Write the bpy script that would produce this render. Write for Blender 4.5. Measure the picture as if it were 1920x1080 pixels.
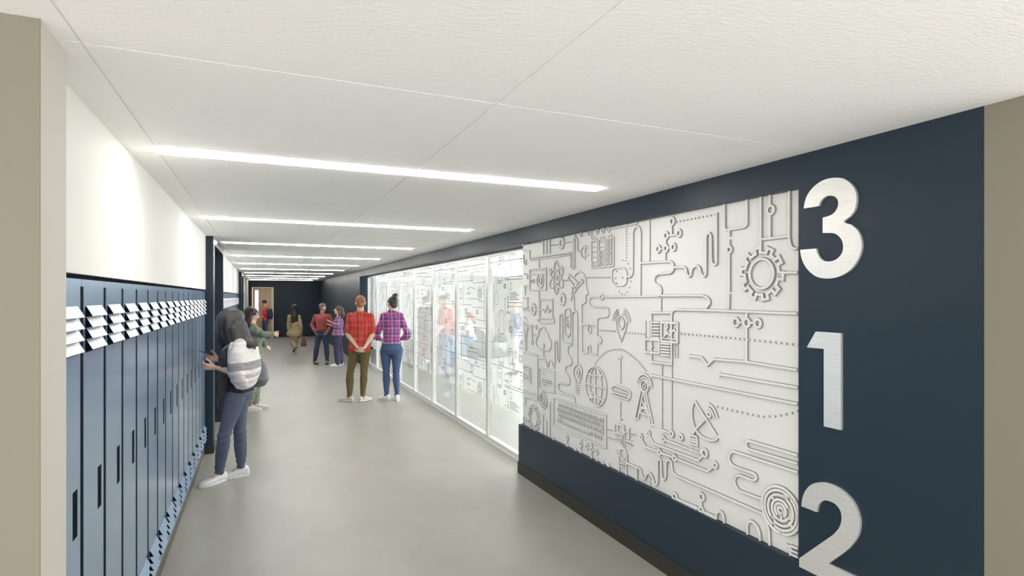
import bpy, bmesh, math, random
from mathutils import Vector, Matrix, noise
import numpy as np
random.seed(7)
scene = bpy.context.scene
for o in list(bpy.data.objects): bpy.data.objects.remove(o)
# ---------------------------------------------------------------- camera
F = 1071.0; CH = 1.76; HZ = 556.0
YAW = math.radians(23.69); CC = math.cos(YAW); SS = math.sin(YAW)
cam = bpy.data.cameras.new('camera'); camo = bpy.data.objects.new('camera', cam)
scene.collection.objects.link(camo); scene.camera = camo
cam.sensor_width = 36; cam.sensor_fit = 'HORIZONTAL'; cam.lens = F/1920*36
cam.shift_y = (HZ-540)/1920; cam.clip_start = .05; cam.clip_end = 200
camo.location = (0, 0, CH); camo.rotation_euler = (math.pi/2, 0, -YAW)
# ---------------------------------------------------------------- world, exposure
w = bpy.data.worlds.new('world'); scene.world = w; w.use_nodes = True
w.node_tree.nodes['Background'].inputs[0].default_value = (1.0, .98, .95, 1)
w.node_tree.nodes['Background'].inputs[1].default_value = 1.25
scene.view_settings.view_transform = 'Standard'; scene.view_settings.look = 'None'
scene.view_settings.gamma = 1; scene.view_settings.exposure = 1.08
scene.view_settings.use_curve_mapping = False
STRIP_E = 15.5; ROOM_FILL_E = 1.6; DAY_FILL_E = 11.5
scene.cycles.max_bounces = 20; scene.cycles.diffuse_bounces = 14; scene.cycles.transparent_max_bounces = 24
H = 2.438            # ceiling
WX = 2.353           # face of the right wall
LX = -.57            # face of the left wall / lockers
PX = -.495           # proud face of piers on the left
FY = 26.8            # far wall
COL = scene.collection

def V(px, py, D):
    lat = (px-960)/F*D
    return Vector((lat*CC+D*SS, -lat*SS+D*CC, CH+(HZ-py)*D/F))

# ---------------------------------------------------------------- materials
def mat(name, col, rough=.5, metal=0, bump=0, bscale=50, emit=None, es=0, spec=None, stretch=None, vary=0, vscale=3):
    m = bpy.data.materials.new(name); m.use_nodes = True
    nt = m.node_tree; b = nt.nodes['Principled BSDF']
    b.inputs['Base Color'].default_value = (*col, 1); b.inputs['Roughness'].default_value = rough
    b.inputs['Metallic'].default_value = metal
    if spec is not None: b.inputs['Specular IOR Level'].default_value = spec
    if emit: b.inputs['Emission Color'].default_value = (*emit, 1); b.inputs['Emission Strength'].default_value = es
    if bump or vary:
        tc = nt.nodes.new('ShaderNodeTexCoord'); mp = nt.nodes.new('ShaderNodeMapping')
        nt.links.new(tc.outputs['Object'], mp.inputs[0])
        if stretch: mp.inputs['Scale'].default_value = stretch
    if bump:
        n = nt.nodes.new('ShaderNodeTexNoise'); n.inputs['Scale'].default_value = bscale; n.inputs['Detail'].default_value = 6
        nt.links.new(mp.outputs[0], n.inputs['Vector'])
        bp = nt.nodes.new('ShaderNodeBump'); bp.inputs['Strength'].default_value = bump; bp.inputs['Distance'].default_value = .01
        nt.links.new(n.outputs['Fac'], bp.inputs['Height']); nt.links.new(bp.outputs[0], b.inputs['Normal'])
    if vary:
        n2 = nt.nodes.new('ShaderNodeTexNoise'); n2.inputs['Scale'].default_value = vscale; n2.inputs['Detail'].default_value = 5
        nt.links.new(mp.outputs[0], n2.inputs['Vector'])
        r = nt.nodes.new('ShaderNodeMapRange'); r.inputs[3].default_value = 1-vary; r.inputs[4].default_value = 1+vary
        r.inputs[1].default_value = .3; r.inputs[2].default_value = .7
        nt.links.new(n2.outputs['Fac'], r.inputs[0])
        mx = nt.nodes.new('ShaderNodeVectorMath'); mx.operation = 'SCALE'; mx.inputs[0].default_value = col
        nt.links.new(r.outputs[0], mx.inputs['Scale']); nt.links.new(mx.outputs[0], b.inputs['Base Color'])
    return m

def mixmat(name, base, layers, rough=.85, axes=None, bump=.3):
    """woven cloth: base colour + layers of stripes (axis, frequency, width, offset, colour, opacity); axes = rotation"""
    m = bpy.data.materials.new(name); m.use_nodes = True
    nt = m.node_tree; b = nt.nodes['Principled BSDF']; b.inputs['Roughness'].default_value = rough
    tc = nt.nodes.new('ShaderNodeTexCoord'); mp = nt.nodes.new('ShaderNodeMapping')
    nt.links.new(tc.outputs['Object'], mp.inputs[0])
    if axes: mp.inputs['Rotation'].default_value = axes
    # wobble so the weave follows the folds
    nz = nt.nodes.new('ShaderNodeTexNoise'); nz.inputs['Scale'].default_value = 7; nt.links.new(mp.outputs[0], nz.inputs['Vector'])
    ad = nt.nodes.new('ShaderNodeVectorMath'); ad.operation = 'MULTIPLY_ADD'
    nt.links.new(nz.outputs['Color'], ad.inputs[0]); ad.inputs[1].default_value = (.025, .025, .025); nt.links.new(mp.outputs[0], ad.inputs[2])
    sp = nt.nodes.new('ShaderNodeSeparateXYZ'); nt.links.new(ad.outputs[0], sp.inputs[0])
    cur = None
    def math_(op, a, bb):
        n = nt.nodes.new('ShaderNodeMath'); n.operation = op
        for i, v in enumerate((a, bb)):
            if v is None: continue
            if isinstance(v, (int, float)): n.inputs[i].default_value = v
            else: nt.links.new(v, n.inputs[i])
        return n.outputs[0]
    last = None
    for (ax, fr, wd, off, colr, op) in layers:
        s = math_('MULTIPLY', sp.outputs['XYZ'.index(ax)], fr); s = math_('ADD', s, off+50); s = math_('FRACT', s, None)
        s = math_('LESS_THAN', s, wd); s = math_('MULTIPLY', s, op)
        mx = nt.nodes.new('ShaderNodeMix'); mx.data_type = 'RGBA'; nt.links.new(s, mx.inputs[0])
        if last is None: mx.inputs[6].default_value = (*base, 1)
        else: nt.links.new(last, mx.inputs[6])
        mx.inputs[7].default_value = (*colr, 1); last = mx.outputs[2]
    if last is not None: nt.links.new(last, b.inputs['Base Color'])
    else: b.inputs['Base Color'].default_value = (*base, 1)
    n = nt.nodes.new('ShaderNodeTexNoise'); n.inputs['Scale'].default_value = 22; n.inputs['Detail'].default_value = 4
    nt.links.new(mp.outputs[0], n.inputs['Vector'])
    bp = nt.nodes.new('ShaderNodeBump'); bp.inputs['Strength'].default_value = bump; bp.inputs['Distance'].default_value = .02
    nt.links.new(n.outputs['Fac'], bp.inputs['Height']); nt.links.new(bp.outputs[0], b.inputs['Normal'])
    return m

M = {}
M['white'] = mat('white_wall_paint', (.80, .79, .75), .7)
M['cream'] = mat('cream_plaster', (.60, .58, .52), .75, bump=.12, bscale=160)
M['taupe'] = mat('taupe_paint', (.245, .225, .172), .7)
M['navy'] = mat('navy_wall_paint', (.018, .034, .052), .42, spec=.3)
M['black'] = mat('black_frame_paint', (.012, .012, .013), .5)
M['base'] = mat('dark_rubber_base', (.030, .028, .024), .55)
M['plinth'] = mat('grey_brown_plinth', (.09, .083, .07), .6)
M['panelw'] = mat('white_relief_board', (.80, .795, .77), .45)
M['strip'] = mat('light_strip_diffuser', (1, 1, 1), .5, emit=(1, .975, .93), es=STRIP_E)
M['room_fill'] = mat('room_fill_diffuser', (1, 1, 1), .5, emit=(1, .98, .95), es=ROOM_FILL_E)
M['lkdoor'] = mat('blue_locker_enamel', (.32, .46, .65), .22, metal=.65, vary=.03, vscale=2, spec=.9)
M['louv'] = mat('louver_reflection_pale', (.62, .66, .72), .38, metal=.35)  # upper flaps paler than the doors: reflected ceiling light put into the colour
M['louvb'] = mat('lower_louver_enamel', (.26, .36, .50), .35, metal=.4)
M['dark'] = mat('recess_shade_navy', (.003, .006, .014), .8, spec=.05)  # near-black colour that paints the shade into locker recesses
M['metalw'] = mat('pale_polished_aluminium', (.86, .86, .85), .28, metal=.6)
M['day_fill'] = mat('added_daylight_pane', (1, 1, 1), .5, emit=(.93, .97, 1.0), es=DAY_FILL_E)
M['wood'] = mat('pale_maple_door', (.62, .47, .29), .45, vary=.06, vscale=8, stretch=(6, 6, .6))
M['winlit'] = mat('bright_vision_glass', (1, 1, 1), .4, emit=(1, 1, 1), es=1.0)
M['doorway'] = mat('lit_edge_warm_white', (.85, .78, .62), .5)  # light on the far door's edge, put into the colour
M['ridge_shade'] = mat('ridge_edge_shade', (.31, .305, .29), .6)  # shadow outlines of ridges and dots, put into the colour of their flanks
M['ink'] = mat('printed_ink', (.03, .033, .037), .6)
M['couch'] = mat('sage_upholstery', (.19, .22, .19), .9, bump=.2, bscale=90)
M['rug'] = mat('grey_rug', (.20, .20, .195), .95, bump=.4, bscale=300)

def m_floor():
    m = mat('polished_concrete_floor', (.335, .315, .27), .36)
    nt = m.node_tree; b = nt.nodes['Principled BSDF']
    tc = nt.nodes.new('ShaderNodeTexCoord')
    mp = nt.nodes.new('ShaderNodeMapping'); mp.inputs['Scale'].default_value = (1, .5, 1); nt.links.new(tc.outputs['Object'], mp.inputs[0])
    n = nt.nodes.new('ShaderNodeTexNoise'); n.inputs['Scale'].default_value = 2.2; n.inputs['Detail'].default_value = 9; n.inputs['Roughness'].default_value = .65
    nt.links.new(mp.outputs[0], n.inputs['Vector'])
    cr = nt.nodes.new('ShaderNodeValToRGB'); cr.color_ramp.elements[0].position = .3; cr.color_ramp.elements[1].position = .72
    cr.color_ramp.elements[0].color = (.31, .298, .262, 1); cr.color_ramp.elements[1].color = (.375, .36, .32, 1)
    nt.links.new(n.outputs['Fac'], cr.inputs[0]); nt.links.new(cr.outputs[0], b.inputs['Base Color'])
    n2 = nt.nodes.new('ShaderNodeTexNoise'); n2.inputs['Scale'].default_value = 70; n2.inputs['Detail'].default_value = 4
    nt.links.new(tc.outputs['Object'], n2.inputs['Vector'])
    bp = nt.nodes.new('ShaderNodeBump'); bp.inputs['Strength'].default_value = .18; bp.inputs['Distance'].default_value = .004
    nt.links.new(n2.outputs['Fac'], bp.inputs['Height']); nt.links.new(bp.outputs[0], b.inputs['Normal'])
    return m
M['floor'] = m_floor()
def m_ceil():
    m = mat('mineral_ceiling_tile', (.92, .912, .895), .9)
    nt = m.node_tree; b = nt.nodes['Principled BSDF']
    tc = nt.nodes.new('ShaderNodeTexCoord'); mp = nt.nodes.new('ShaderNodeMapping'); mp.inputs['Scale'].default_value = (1, 2.6, 1)
    mp.inputs['Rotation'].default_value = (0, 0, .5)
    nt.links.new(tc.outputs['Object'], mp.inputs[0])
    n = nt.nodes.new('ShaderNodeTexNoise'); n.inputs['Scale'].default_value = 42; n.inputs['Detail'].default_value = 5
    nt.links.new(mp.outputs[0], n.inputs['Vector'])
    bp = nt.nodes.new('ShaderNodeBump'); bp.inputs['Strength'].default_value = .35; bp.inputs['Distance'].default_value = .006
    nt.links.new(n.outputs['Fac'], bp.inputs['Height']); nt.links.new(bp.outputs[0], b.inputs['Normal'])
    v = nt.nodes.new('ShaderNodeTexVoronoi'); v.inputs['Scale'].default_value = 30; nt.links.new(tc.outputs['Object'], v.inputs['Vector'])
    lt = nt.nodes.new('ShaderNodeMapRange'); lt.inputs[1].default_value = .04; lt.inputs[2].default_value = .12
    lt.inputs[3].default_value = .90; lt.inputs[4].default_value = 1; nt.links.new(v.outputs['Distance'], lt.inputs[0])
    mx = nt.nodes.new('ShaderNodeVectorMath'); mx.operation = 'SCALE'; mx.inputs[0].default_value = (.92, .912, .895)
    nt.links.new(lt.outputs[0], mx.inputs['Scale']); nt.links.new(mx.outputs[0], b.inputs['Base Color'])
    return m
M['ceil'] = m_ceil()
def m_brushed():
    m = mat('brushed_steel', (.74, .73, .70), .4, metal=.55)
    nt = m.node_tree; b = nt.nodes['Principled BSDF']
    tc = nt.nodes.new('ShaderNodeTexCoord'); mp = nt.nodes.new('ShaderNodeMapping'); mp.inputs['Scale'].default_value = (1, 3, 160)
    nt.links.new(tc.outputs['Object'], mp.inputs[0])
    n = nt.nodes.new('ShaderNodeTexNoise'); n.inputs['Scale'].default_value = 3; n.inputs['Detail'].default_value = 6
    nt.links.new(mp.outputs[0], n.inputs['Vector'])
    r = nt.nodes.new('ShaderNodeMapRange'); r.inputs[1].default_value = .3; r.inputs[2].default_value = .7; r.inputs[3].default_value = .86; r.inputs[4].default_value = 1.08
    nt.links.new(n.outputs['Fac'], r.inputs[0])
    mx = nt.nodes.new('ShaderNodeVectorMath'); mx.operation = 'SCALE'; mx.inputs[0].default_value = (.84, .83, .80)
    nt.links.new(r.outputs[0], mx.inputs['Scale']); nt.links.new(mx.outputs[0], b.inputs['Base Color'])
    bp = nt.nodes.new('ShaderNodeBump'); bp.inputs['Strength'].default_value = .15; bp.inputs['Distance'].default_value = .002
    nt.links.new(n.outputs['Fac'], bp.inputs['Height']); nt.links.new(bp.outputs[0], b.inputs['Normal'])
    return m
M['steel'] = m_brushed()
def m_clear(name, gl=.06, tint=(.95, .965, .96)):
    m = bpy.data.materials.new(name); m.use_nodes = True; nt = m.node_tree; nt.nodes.clear()
    o = nt.nodes.new('ShaderNodeOutputMaterial'); t = nt.nodes.new('ShaderNodeBsdfTransparent'); t.inputs[0].default_value = (*tint, 1)
    g = nt.nodes.new('ShaderNodeBsdfGlossy'); g.inputs['Roughness'].default_value = .02
    lw = nt.nodes.new('ShaderNodeLayerWeight'); lw.inputs[0].default_value = .5
    pw = nt.nodes.new('ShaderNodeMath'); pw.operation = 'POWER'; pw.inputs[1].default_value = 4; nt.links.new(lw.outputs['Facing'], pw.inputs[0])
    fr = nt.nodes.new('ShaderNodeMath'); fr.operation = 'MULTIPLY_ADD'; fr.inputs[1].default_value = .25; fr.inputs[2].default_value = .02; nt.links.new(pw.outputs[0], fr.inputs[0])
    mx = nt.nodes.new('ShaderNodeMixShader'); nt.links.new(fr.outputs[0], mx.inputs[0]); nt.links.new(t.outputs[0], mx.inputs[1]); nt.links.new(g.outputs[0], mx.inputs[2])
    nt.links.new(mx.outputs[0], o.inputs[0]); return m
M['glass'] = m_clear('clear_glass')
def m_film():
    m = bpy.data.materials.new('translucent_white_film'); m.use_nodes = True; nt = m.node_tree; nt.nodes.clear()
    o = nt.nodes.new('ShaderNodeOutputMaterial'); t = nt.nodes.new('ShaderNodeBsdfTransparent')
    d = nt.nodes.new('ShaderNodeBsdfDiffuse'); d.inputs[0].default_value = (.88, .88, .86, 1)
    tr = nt.nodes.new('ShaderNodeBsdfTranslucent'); tr.inputs[0].default_value = (.88, .88, .86, 1)
    m1 = nt.nodes.new('ShaderNodeMixShader'); m1.inputs[0].default_value = .25; nt.links.new(d.outputs[0], m1.inputs[1]); nt.links.new(tr.outputs[0], m1.inputs[2])
    m2 = nt.nodes.new('ShaderNodeMixShader'); m2.inputs[0].default_value = .44; nt.links.new(t.outputs[0], m2.inputs[1]); nt.links.new(m1.outputs[0], m2.inputs[2])
    nt.links.new(m2.outputs[0], o.inputs[0]); return m
M['film'] = m_film()

# ---------------------------------------------------------------- helpers
def link(name, me, mats, parent=None, smooth=False):
    o = bpy.data.objects.new(name, me); COL.objects.link(o)
    if not isinstance(mats, (list, tuple)): mats = [mats]
    for m in mats: me.materials.append(m)
    if parent: o.parent = parent
    if smooth:
        for p in me.polygons: p.use_smooth = True
    return o
def fin(name, bm, mats, parent=None, smooth=False):
    bmesh.ops.recalc_face_normals(bm, faces=bm.faces[:])
    me = bpy.data.meshes.new(name); bm.to_mesh(me); bm.free()
    return link(name, me, mats, parent, smooth)
def tag(o, label, cat, group=None, kind=None):
    o['label'] = label; o['category'] = cat
    if group: o['group'] = group
    if kind: o['kind'] = kind
    return o
def struct(o): o['kind'] = 'structure'; return o
def thing(name, label, cat, loc=(0, 0, 0), group=None):
    o = bpy.data.objects.new(name, None); COL.objects.link(o); o.location = loc; o.empty_display_size = .1
    return tag(o, label, cat, group)
def box(bm, x0, x1, y0, y1, z0, z1, mi=0):
    vs = [bm.verts.new((x, y, z)) for x in (x0, x1) for y in (y0, y1) for z in (z0, z1)]
    for f in ((0, 1, 3, 2), (4, 6, 7, 5), (0, 4, 5, 1), (2, 3, 7, 6), (0, 2, 6, 4), (1, 5, 7, 3)):
        bm.faces.new([vs[i] for i in f]).material_index = mi
def boxes(name, lst, m, parent=None):
    bm = bmesh.new()
    for b in lst: box(bm, *b)
    return fin(name, bm, m, parent)

# ================================================================ SHELL
struct(boxes('floor', [(-5, 8.2, -.8, 28, -.1, 0)], M['floor']))
# ceiling: tiles with open joints under a backing board
STY = [3.08+2.44*k for k in range(10)]
bm = bmesh.new()
xs = [-.44+1.1975*k for k in range(-3, 8)]; ys = [3.08+1.22*k for k in range(-6, 21)]
for i in range(len(xs)-1):
    for j in range(len(ys)-1):
        a, b_ = ys[j]+.003, ys[j+1]-.003
        if i in (3, 4):
            if any(abs(ys[j]-s) < .01 for s in STY): a = ys[j]+.047
            if any(abs(ys[j+1]-s) < .01 for s in STY): b_ = ys[j+1]-.047
        x0, x1 = xs[i]+.003, xs[i+1]-.003
        box(bm, x0, x1, a, b_, H, H+.02)
box(bm, xs[0], xs[-1], ys[0], ys[-1], H+.007, H+.06)
struct(fin('ceiling', bm, M['ceil']))
names = ['nearest, longest looking', 'second from the near end', 'third from the near end', 'fourth from the near end', 'fifth from the near end',
         'sixth from the near end', 'seventh from the near end', 'eighth from the near end', 'ninth from the near end', 'farthest, by the end wall']
for k, y in enumerate(STY):
    if y > 26: continue
    t = thing('ceiling_light', 'slim white linear strip light in the corridor ceiling, %s' % names[k], 'light', (.757, y, H), 'corridor strip lights')
    o = boxes('diffuser', [(-1.192, 1.192, -.036, .036, -.010, .018)], M['strip'], t)
    boxes('light_frame', [(-1.196, 1.196, -.045, -.037, 0, .02), (-1.196, 1.196, .037, .045, 0, .02)], M['white'], t)

# right wall
struct(boxes('wall_right', [
    (WX, 2.6, 1.186, 1.952, 0, H), (WX, 2.6, 1.952, 15.27, 2.28, H), (WX, 2.6, 15.27, FY, 0, H),
    (WX, 2.6, 1.952, 5.2, 0, .487), (2.41, 2.5, 1.952, 5.17, .487, 2.28)], M['navy']))
struct(boxes('wall_return', [(WX, 7.9, 1.0, 1.185, 0, H)], M['taupe']))
struct(boxes('baseboard_right', [(WX-.008, WX-.0005, 1.186, 5.2, 0.0, .112), (WX-.008, WX-.0005, 15.3, FY-.01, 0, .11), (WX-.008, 2.6, 5.201, 5.208, 0, .112), (WX-.004,2.53,15.262,15.269,0,.11)], M['base']))
# classroom shell
struct(boxes('wall_classroom_end', [(2.6, 3.42, 19.3, 19.45, 0, H)], M['navy']))
struct(boxes('wall_classroom_back', [(3.42, 8.1, 19.3, 19.45, 0, H), (7.95, 8.1, 1.185, 19.3, 0, H)], M['white']))
struct(boxes('baseboard_classroom', [(2.61, 3.42, 19.29, 19.299, 0, .11)], M['base']))
# left wall: cream pier, white wall above recessed lockers, blue portals
struct(boxes('wall_pier', [(-5, PX, 1.745, 1.945, 0, H)], M['cream']))
bmv = bmesh.new(); box(bmv, -5, PX, 1.739, 1.7445, 0, H); struct(fin('wall_near', bmv, M['taupe']))
P1a, P1b = 7.22, 9.14; P2a, P2b = 17.3, 19.25
struct(boxes('wall_left', [(-1.1, LX, 1.946, P1a, 1.838, H), (-1.1, -.95, 1.946, P1a, 0, 1.838),
    (-1.1, LX, P1b, P2a, 1.838, H), (-1.1, -.95, P1b, P2a, 0, 1.838),
    (-1.1, LX, P2b, 24.6, 1.838, H), (-1.1, -.95, P2b, 24.6, 0, 1.838), (-1.1, PX-.01, 24.6, FY, 0, H)], M['white']))
def portal(name, a, b):
    struct(boxes(name, [(-1.5, PX, a, a+.24, 0, H), (-1.5, PX, b-.13, b, 0, H), (-1.5, PX, a+.24, b-.13, 2.355, H), (-1.5, -1.42, a+.24, b-.13, 0, 2.355)], M['navy']))
portal('wall_portal', P1a, P1b); portal('wall_portal', P2a, P2b)
bl = []
for a, b in ((P1a, P1b), (P2a, P2b)):
    bl += [(LX, PX+.006, a-.008, a-.0005, 0, .1), (PX+.0005, PX+.008, a, a+.24, 0, .1), (-1.4, PX+.006, b-.139, b-.1305, 0, .1), (PX+.0005, PX+.008, b-.13, b, 0, .1)]
bl += [(PX-.009, PX, 24.6, FY-.02, 0, .1)]
struct(boxes('baseboard_left', bl, M['base']))
struct(boxes('trim_1', [(-.94, LX-.012, 1.946, P1a-.001, 0, .098), (-.94, LX-.012, P1b, P2a, 0, .098), (-.94, LX-.012, P2b, 24.59, 0, .098)], M['plinth']))
struct(boxes('trim_2', [(-.94, LX-.02, 1.946, P1a-.001, 1.821, 1.836), (-.94, LX-.02, P1b, P2a, 1.821, 1.836), (-.94, LX-.02, P2b, 24.59, 1.821, 1.836)], M['dark']))
# portal inner doors (pale wood, set back)
# far wall with black door frame
struct(boxes('wall_far', [(-1.0, -.36, FY, FY+.15, 0, H), (.475, 2.6, FY, FY+.15, 0, H), (-.36, .475, FY, FY+.15, 2.15, H)], M['navy']))
struct(boxes('baseboard_far', [(.64, WX-.01, FY-.012, FY-.001, 0, .13)], M['black']))
struct(boxes('trim_3', [(-.50, -.36, FY-.09, FY-.001, 0, H-.12), (.475, .625, FY-.09, FY-.001, 0, H-.12), (-.36, .475, FY-.09, FY-.001, 2.15, H-.12)], M['black']))
d = bpy.data.objects.new('door_1', None); COL.objects.link(d); d.location = (.05, FY+.03, 0); struct(d)
boxes('door_leaf', [(-.40, -.30, 0, .045, 0.005, 2.145), (-.17, .33, 0, .045, 0.005, 2.145), (-.30, -.17, 0, .045, 2.03, 2.145), (-.30, -.17, 0, .045, 0.005, 1.13)], M['wood'], d)
boxes('vision_panel', [(-.299, -.171, .015, .03, 1.131, 2.029)], M['winlit'], d)
boxes('lit_door_edge', [(.33, .42, 0, .045, .005, 2.145)], M['doorway'], d)  # light on the door's edge, painted as a paler strip
boxes('door_handle', [(.20, .31, -.045, -.03, .98, 1.0), (.28, .30, -.03, 0, .975, 1.005)], M['metalw'], d)

# unseen lights added to brighten the classroom, hidden behind the header
for i, (x, y) in enumerate([(3.05, 4.3+1.95*k) for k in range(7)]):
    t = thing('classroom_fill_light', 'added unseen ceiling light just inside the glazed classroom front', 'light', (x, y, H), 'added classroom ceiling lights')
    boxes('diffuser', [(-.12, .12, -.6, .6, -.012, -.001)], M['room_fill'], t)

for i, y in enumerate((3.2, 6.2, 9.2, 12.2, 15.2)):
    o = bpy.data.objects.new('added_window_%d' % (i+1), None); COL.objects.link(o); o.location = (7.94, y, .95); struct(o)  # unseen glowing windows, added to throw daylight through the glass into the corridor
    boxes('added_window_frame', [(-.03, .008, -1.15, -1.1, 0, 1.3), (-.03, .008, 1.1, 1.15, 0, 1.3), (-.03, .008, -1.1, 1.1, 0, .05), (-.03, .008, -1.1, 1.1, 1.25, 1.3), (-.03, .008, -.02, .02, .05, 1.25)], M['metalw'], o)
    boxes('added_window_pane', [(-.012, -.006, -1.1, -.02, .05, 1.25), (-.012, -.006, .02, 1.1, .05, 1.25)], M['day_fill'], o)
# ================================================================ LOCKERS
def make_locker():
    t = thing('locker', '', 'locker', (LX, 2.415, 0))
    W = .3155; g = .0205
    # local: x out of wall, y along corridor 0..W, z
    boxes('locker_body', [(-.32, -.30, .002, W-.002, .1, 1.82), (-.30, -.03, .002, .012, .1, 1.82), (-.30, -.031, W-.012, W-.002, .1, 1.82),
        (-.30, -.002, .002, W-.002, 1.795, 1.82), (-.30, -.004, .002, W-.002, .1, .125)], M['lkdoor'], t)
    boxes('door_gap_shade', [(-.029, -.0225, .0002, W-.0002, .125, 1.795), (-.0225, -.002, .0002, g-.0005, .125, 1.795), (-.0225, -.002, W-g+.0005, W-.0002, .125, 1.795)], M['dark'], t)  # near-flush dark filler, painting the shade of the gaps between doors
    z0, z1, y0, y1 = .13, 1.795, g, W-g
    sy0, sy1, sz0, sz1 = .207, .265, .95, 1.11
    dr = boxes('door', [(-.022, 0, y0, sy0, z0, z1), (-.022, 0, sy1, y1, z0, z1), (-.022, 0, sy0, sy1, z0, sz0), (-.022, 0, sy0, sy1, sz1, z1)], M['lkdoor'], t)
    boxes('handle_recess_shade', [(-.0224, -.002, sy0+.0004, sy1-.0004, sz0+.0004, sz1-.0004)], M['dark'], dr)  # dark block filling the slot, its inner shade put into the colour
    def vent(name, zt, m):
        bm = bmesh.new()
        for k in range(4):
            z = zt-.0393*k
            # slanted flap
            ya, yb = .047, .262; p = .021; hh = .0365; th = .002
            q = [(0.001, z), (p, z-hh), (p-.0015, z-hh-th), (0.001, z-.006)]
            A = [bm.verts.new((x, ya, zz)) for x, zz in q]; B = [bm.verts.new((x, yb, zz)) for x, zz in q]
            for i in range(4): bm.faces.new([A[i], A[(i+1) % 4], B[(i+1) % 4], B[i]])
            bm.faces.new(A); bm.faces.new(B[::-1])
            # side gussets, painted dark as the shade under the flap
            for yy in (ya-.0005, yb+.0005):
                f = bm.faces.new([bm.verts.new((.001, yy, z)), bm.verts.new((p-.001, yy, z-hh)), bm.verts.new((.001, yy, z-hh))]); f.material_index = 1
        box(bm, .0002, .0009, .040, .268, zt-.165, zt-.004, 1)  # dark plate painting the shade behind the flaps
        return fin(name, bm, [m, M['dark']], dr)
    vent('upper_vent', 1.727, M['louv']); vent('lower_vent', .345, M['louvb'])
    return t
ORD = ['first', 'second', 'third', 'fourth', 'fifth', 'sixth', 'seventh', 'eighth', 'ninth', 'tenth', 'eleventh', 'twelfth', 'thirteenth', 'fourteenth', 'fifteenth', 'sixteenth', 'seventeenth']
lk = make_locker()
def copy_tree(o, parent=None):
    c = o.copy(); COL.objects.link(c)
    if parent: c.parent = parent
    for ch in list(o.children): copy_tree(ch, c)
    return c
def put(k, y, label, group):
    o = lk if k == 0 else copy_tree(lk)
    o.location = (LX, y, 0); o['label'] = label; o['group'] = group
    return o
n = 0
ystart = 2.415-.3155
for k in range(16):
    lab = 'blue metal locker with pale vent louvers, %s from the cream pier' % ORD[k]
    if k == 0: lab = 'blue metal locker partly hidden behind the cream pier, nearest of its row'
    if k == 15: lab = 'blue metal locker at the far end of the near row, against the blue portal'
    put(n, ystart+.3155*k, lab, 'blue lockers in the near row'); n += 1
y = P1b+.004
while y+.3155 < P2a:
    put(n, y, 'small distant blue louvered locker in the row between the two blue portals', 'blue lockers between the portals'); y += .3155; n += 1
y = P2b+.004
while y+.3155 < 24.59:
    put(n, y, 'tiny far blue locker beyond the second portal, near the far door', 'blue lockers beyond the second portal'); y += .3155; n += 1

# ================================================================ RELIEF PANEL
RX = 2.388
def to_wall(px, py, X=RX):
    D = F*X/(CC*(px-490.15)); return ((D-X*SS)/CC, CH+(HZ-py)*D/F, D)
TL = dict(A=(970, 420, 6), B=(1140, 370, 5.4), C=(1310, 340, 4.5), D=(970, 590, 6), E=(1140, 560, 5.4), F=(1310, 570, 5.4),
          G=(970, 720, 6), H=(1140, 740, 5.4), I=(1310, 740, 5.4), J=(1190, 860, 5.4), P=(0, 0, 1))
polys = []; dots = []
def tp(t, x, y):
    ox, oy, s = TL[t]; return to_wall(ox+x/s, oy+y/s)
def fillet(pts, r, closed=False):
    if r <= 0 or len(pts) < 3: return pts
    out = []; n = len(pts)
    for i in range(n):
        if not closed and i in (0, n-1): out.append(pts[i]); continue
        p = Vector(pts[i]); a = Vector(pts[i-1])-p; b = Vector(pts[(i+1) % n])-p
        la, lb = a.length, b.length
        if la < 1e-6 or lb < 1e-6: continue
        k = min(r, la*.48, lb*.48); A = p+a/la*k; B = p+b/lb*k
        for j in range(5):
            t = j/4; out.append(tuple(A*(1-t)**2+p*2*t*(1-t)+B*t*t))
    return out
def L(t, c, r=.02, closed=False, w=.0068):
    pts = [tp(t, c[i], c[i+1])[:2] for i in range(0, len(c), 2)]
    polys.append((fillet(pts, r, closed), closed, w))
def LS(t, *segs, **k):
    for s in segs: L(t, s, 0, **k)
def ell2(cy, cz, a, b, rot=0, a0=0, a1=360, w=.0068, n=None):
    n = n or max(12, int(abs(a1-a0)/12)); pts = []
    full = abs(a1-a0) >= 360
    for i in range(n if full else n+1):
        th = math.radians(a0+(a1-a0)*i/n); u = a*math.cos(th); v = b*math.sin(th)
        ca, sa = math.cos(rot), math.sin(rot); pts.append((cy+u*ca-v*sa, cz+u*sa+v*ca))
    polys.append((pts, full, w))
def C(t, x, y, ry, a0=0, a1=360, w=.0068):
    Y, Z, D = tp(t, x, y); r = ry/TL[t][2]*D/F; ell2(Y, Z, r, r, 0, a0, a1, w)
def RG(t, x, y, ry): C(t, x, y, ry*.80, w=.0075)
def GE(t, x, y, ry, n, inner=.5, w=.0068, th=.24):
    Y, Z, D = tp(t, x, y); R = ry/TL[t][2]*D/F; pts = []
    for i in range(n):
        a = 2*math.pi*i/n+.12; q = math.pi/n
        for da, rr in ((-q*.95, .8), (-q*.46, .8), (-q*.40, 1), (q*.40, 1), (q*.46, .8)):
            pts.append((Y+R*rr*math.cos(a+da), Z+R*rr*math.sin(a+da)))
    polys.append((pts, True, w))
    if inner: ell2(Y, Z, R*inner, R*inner, w=w)
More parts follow.
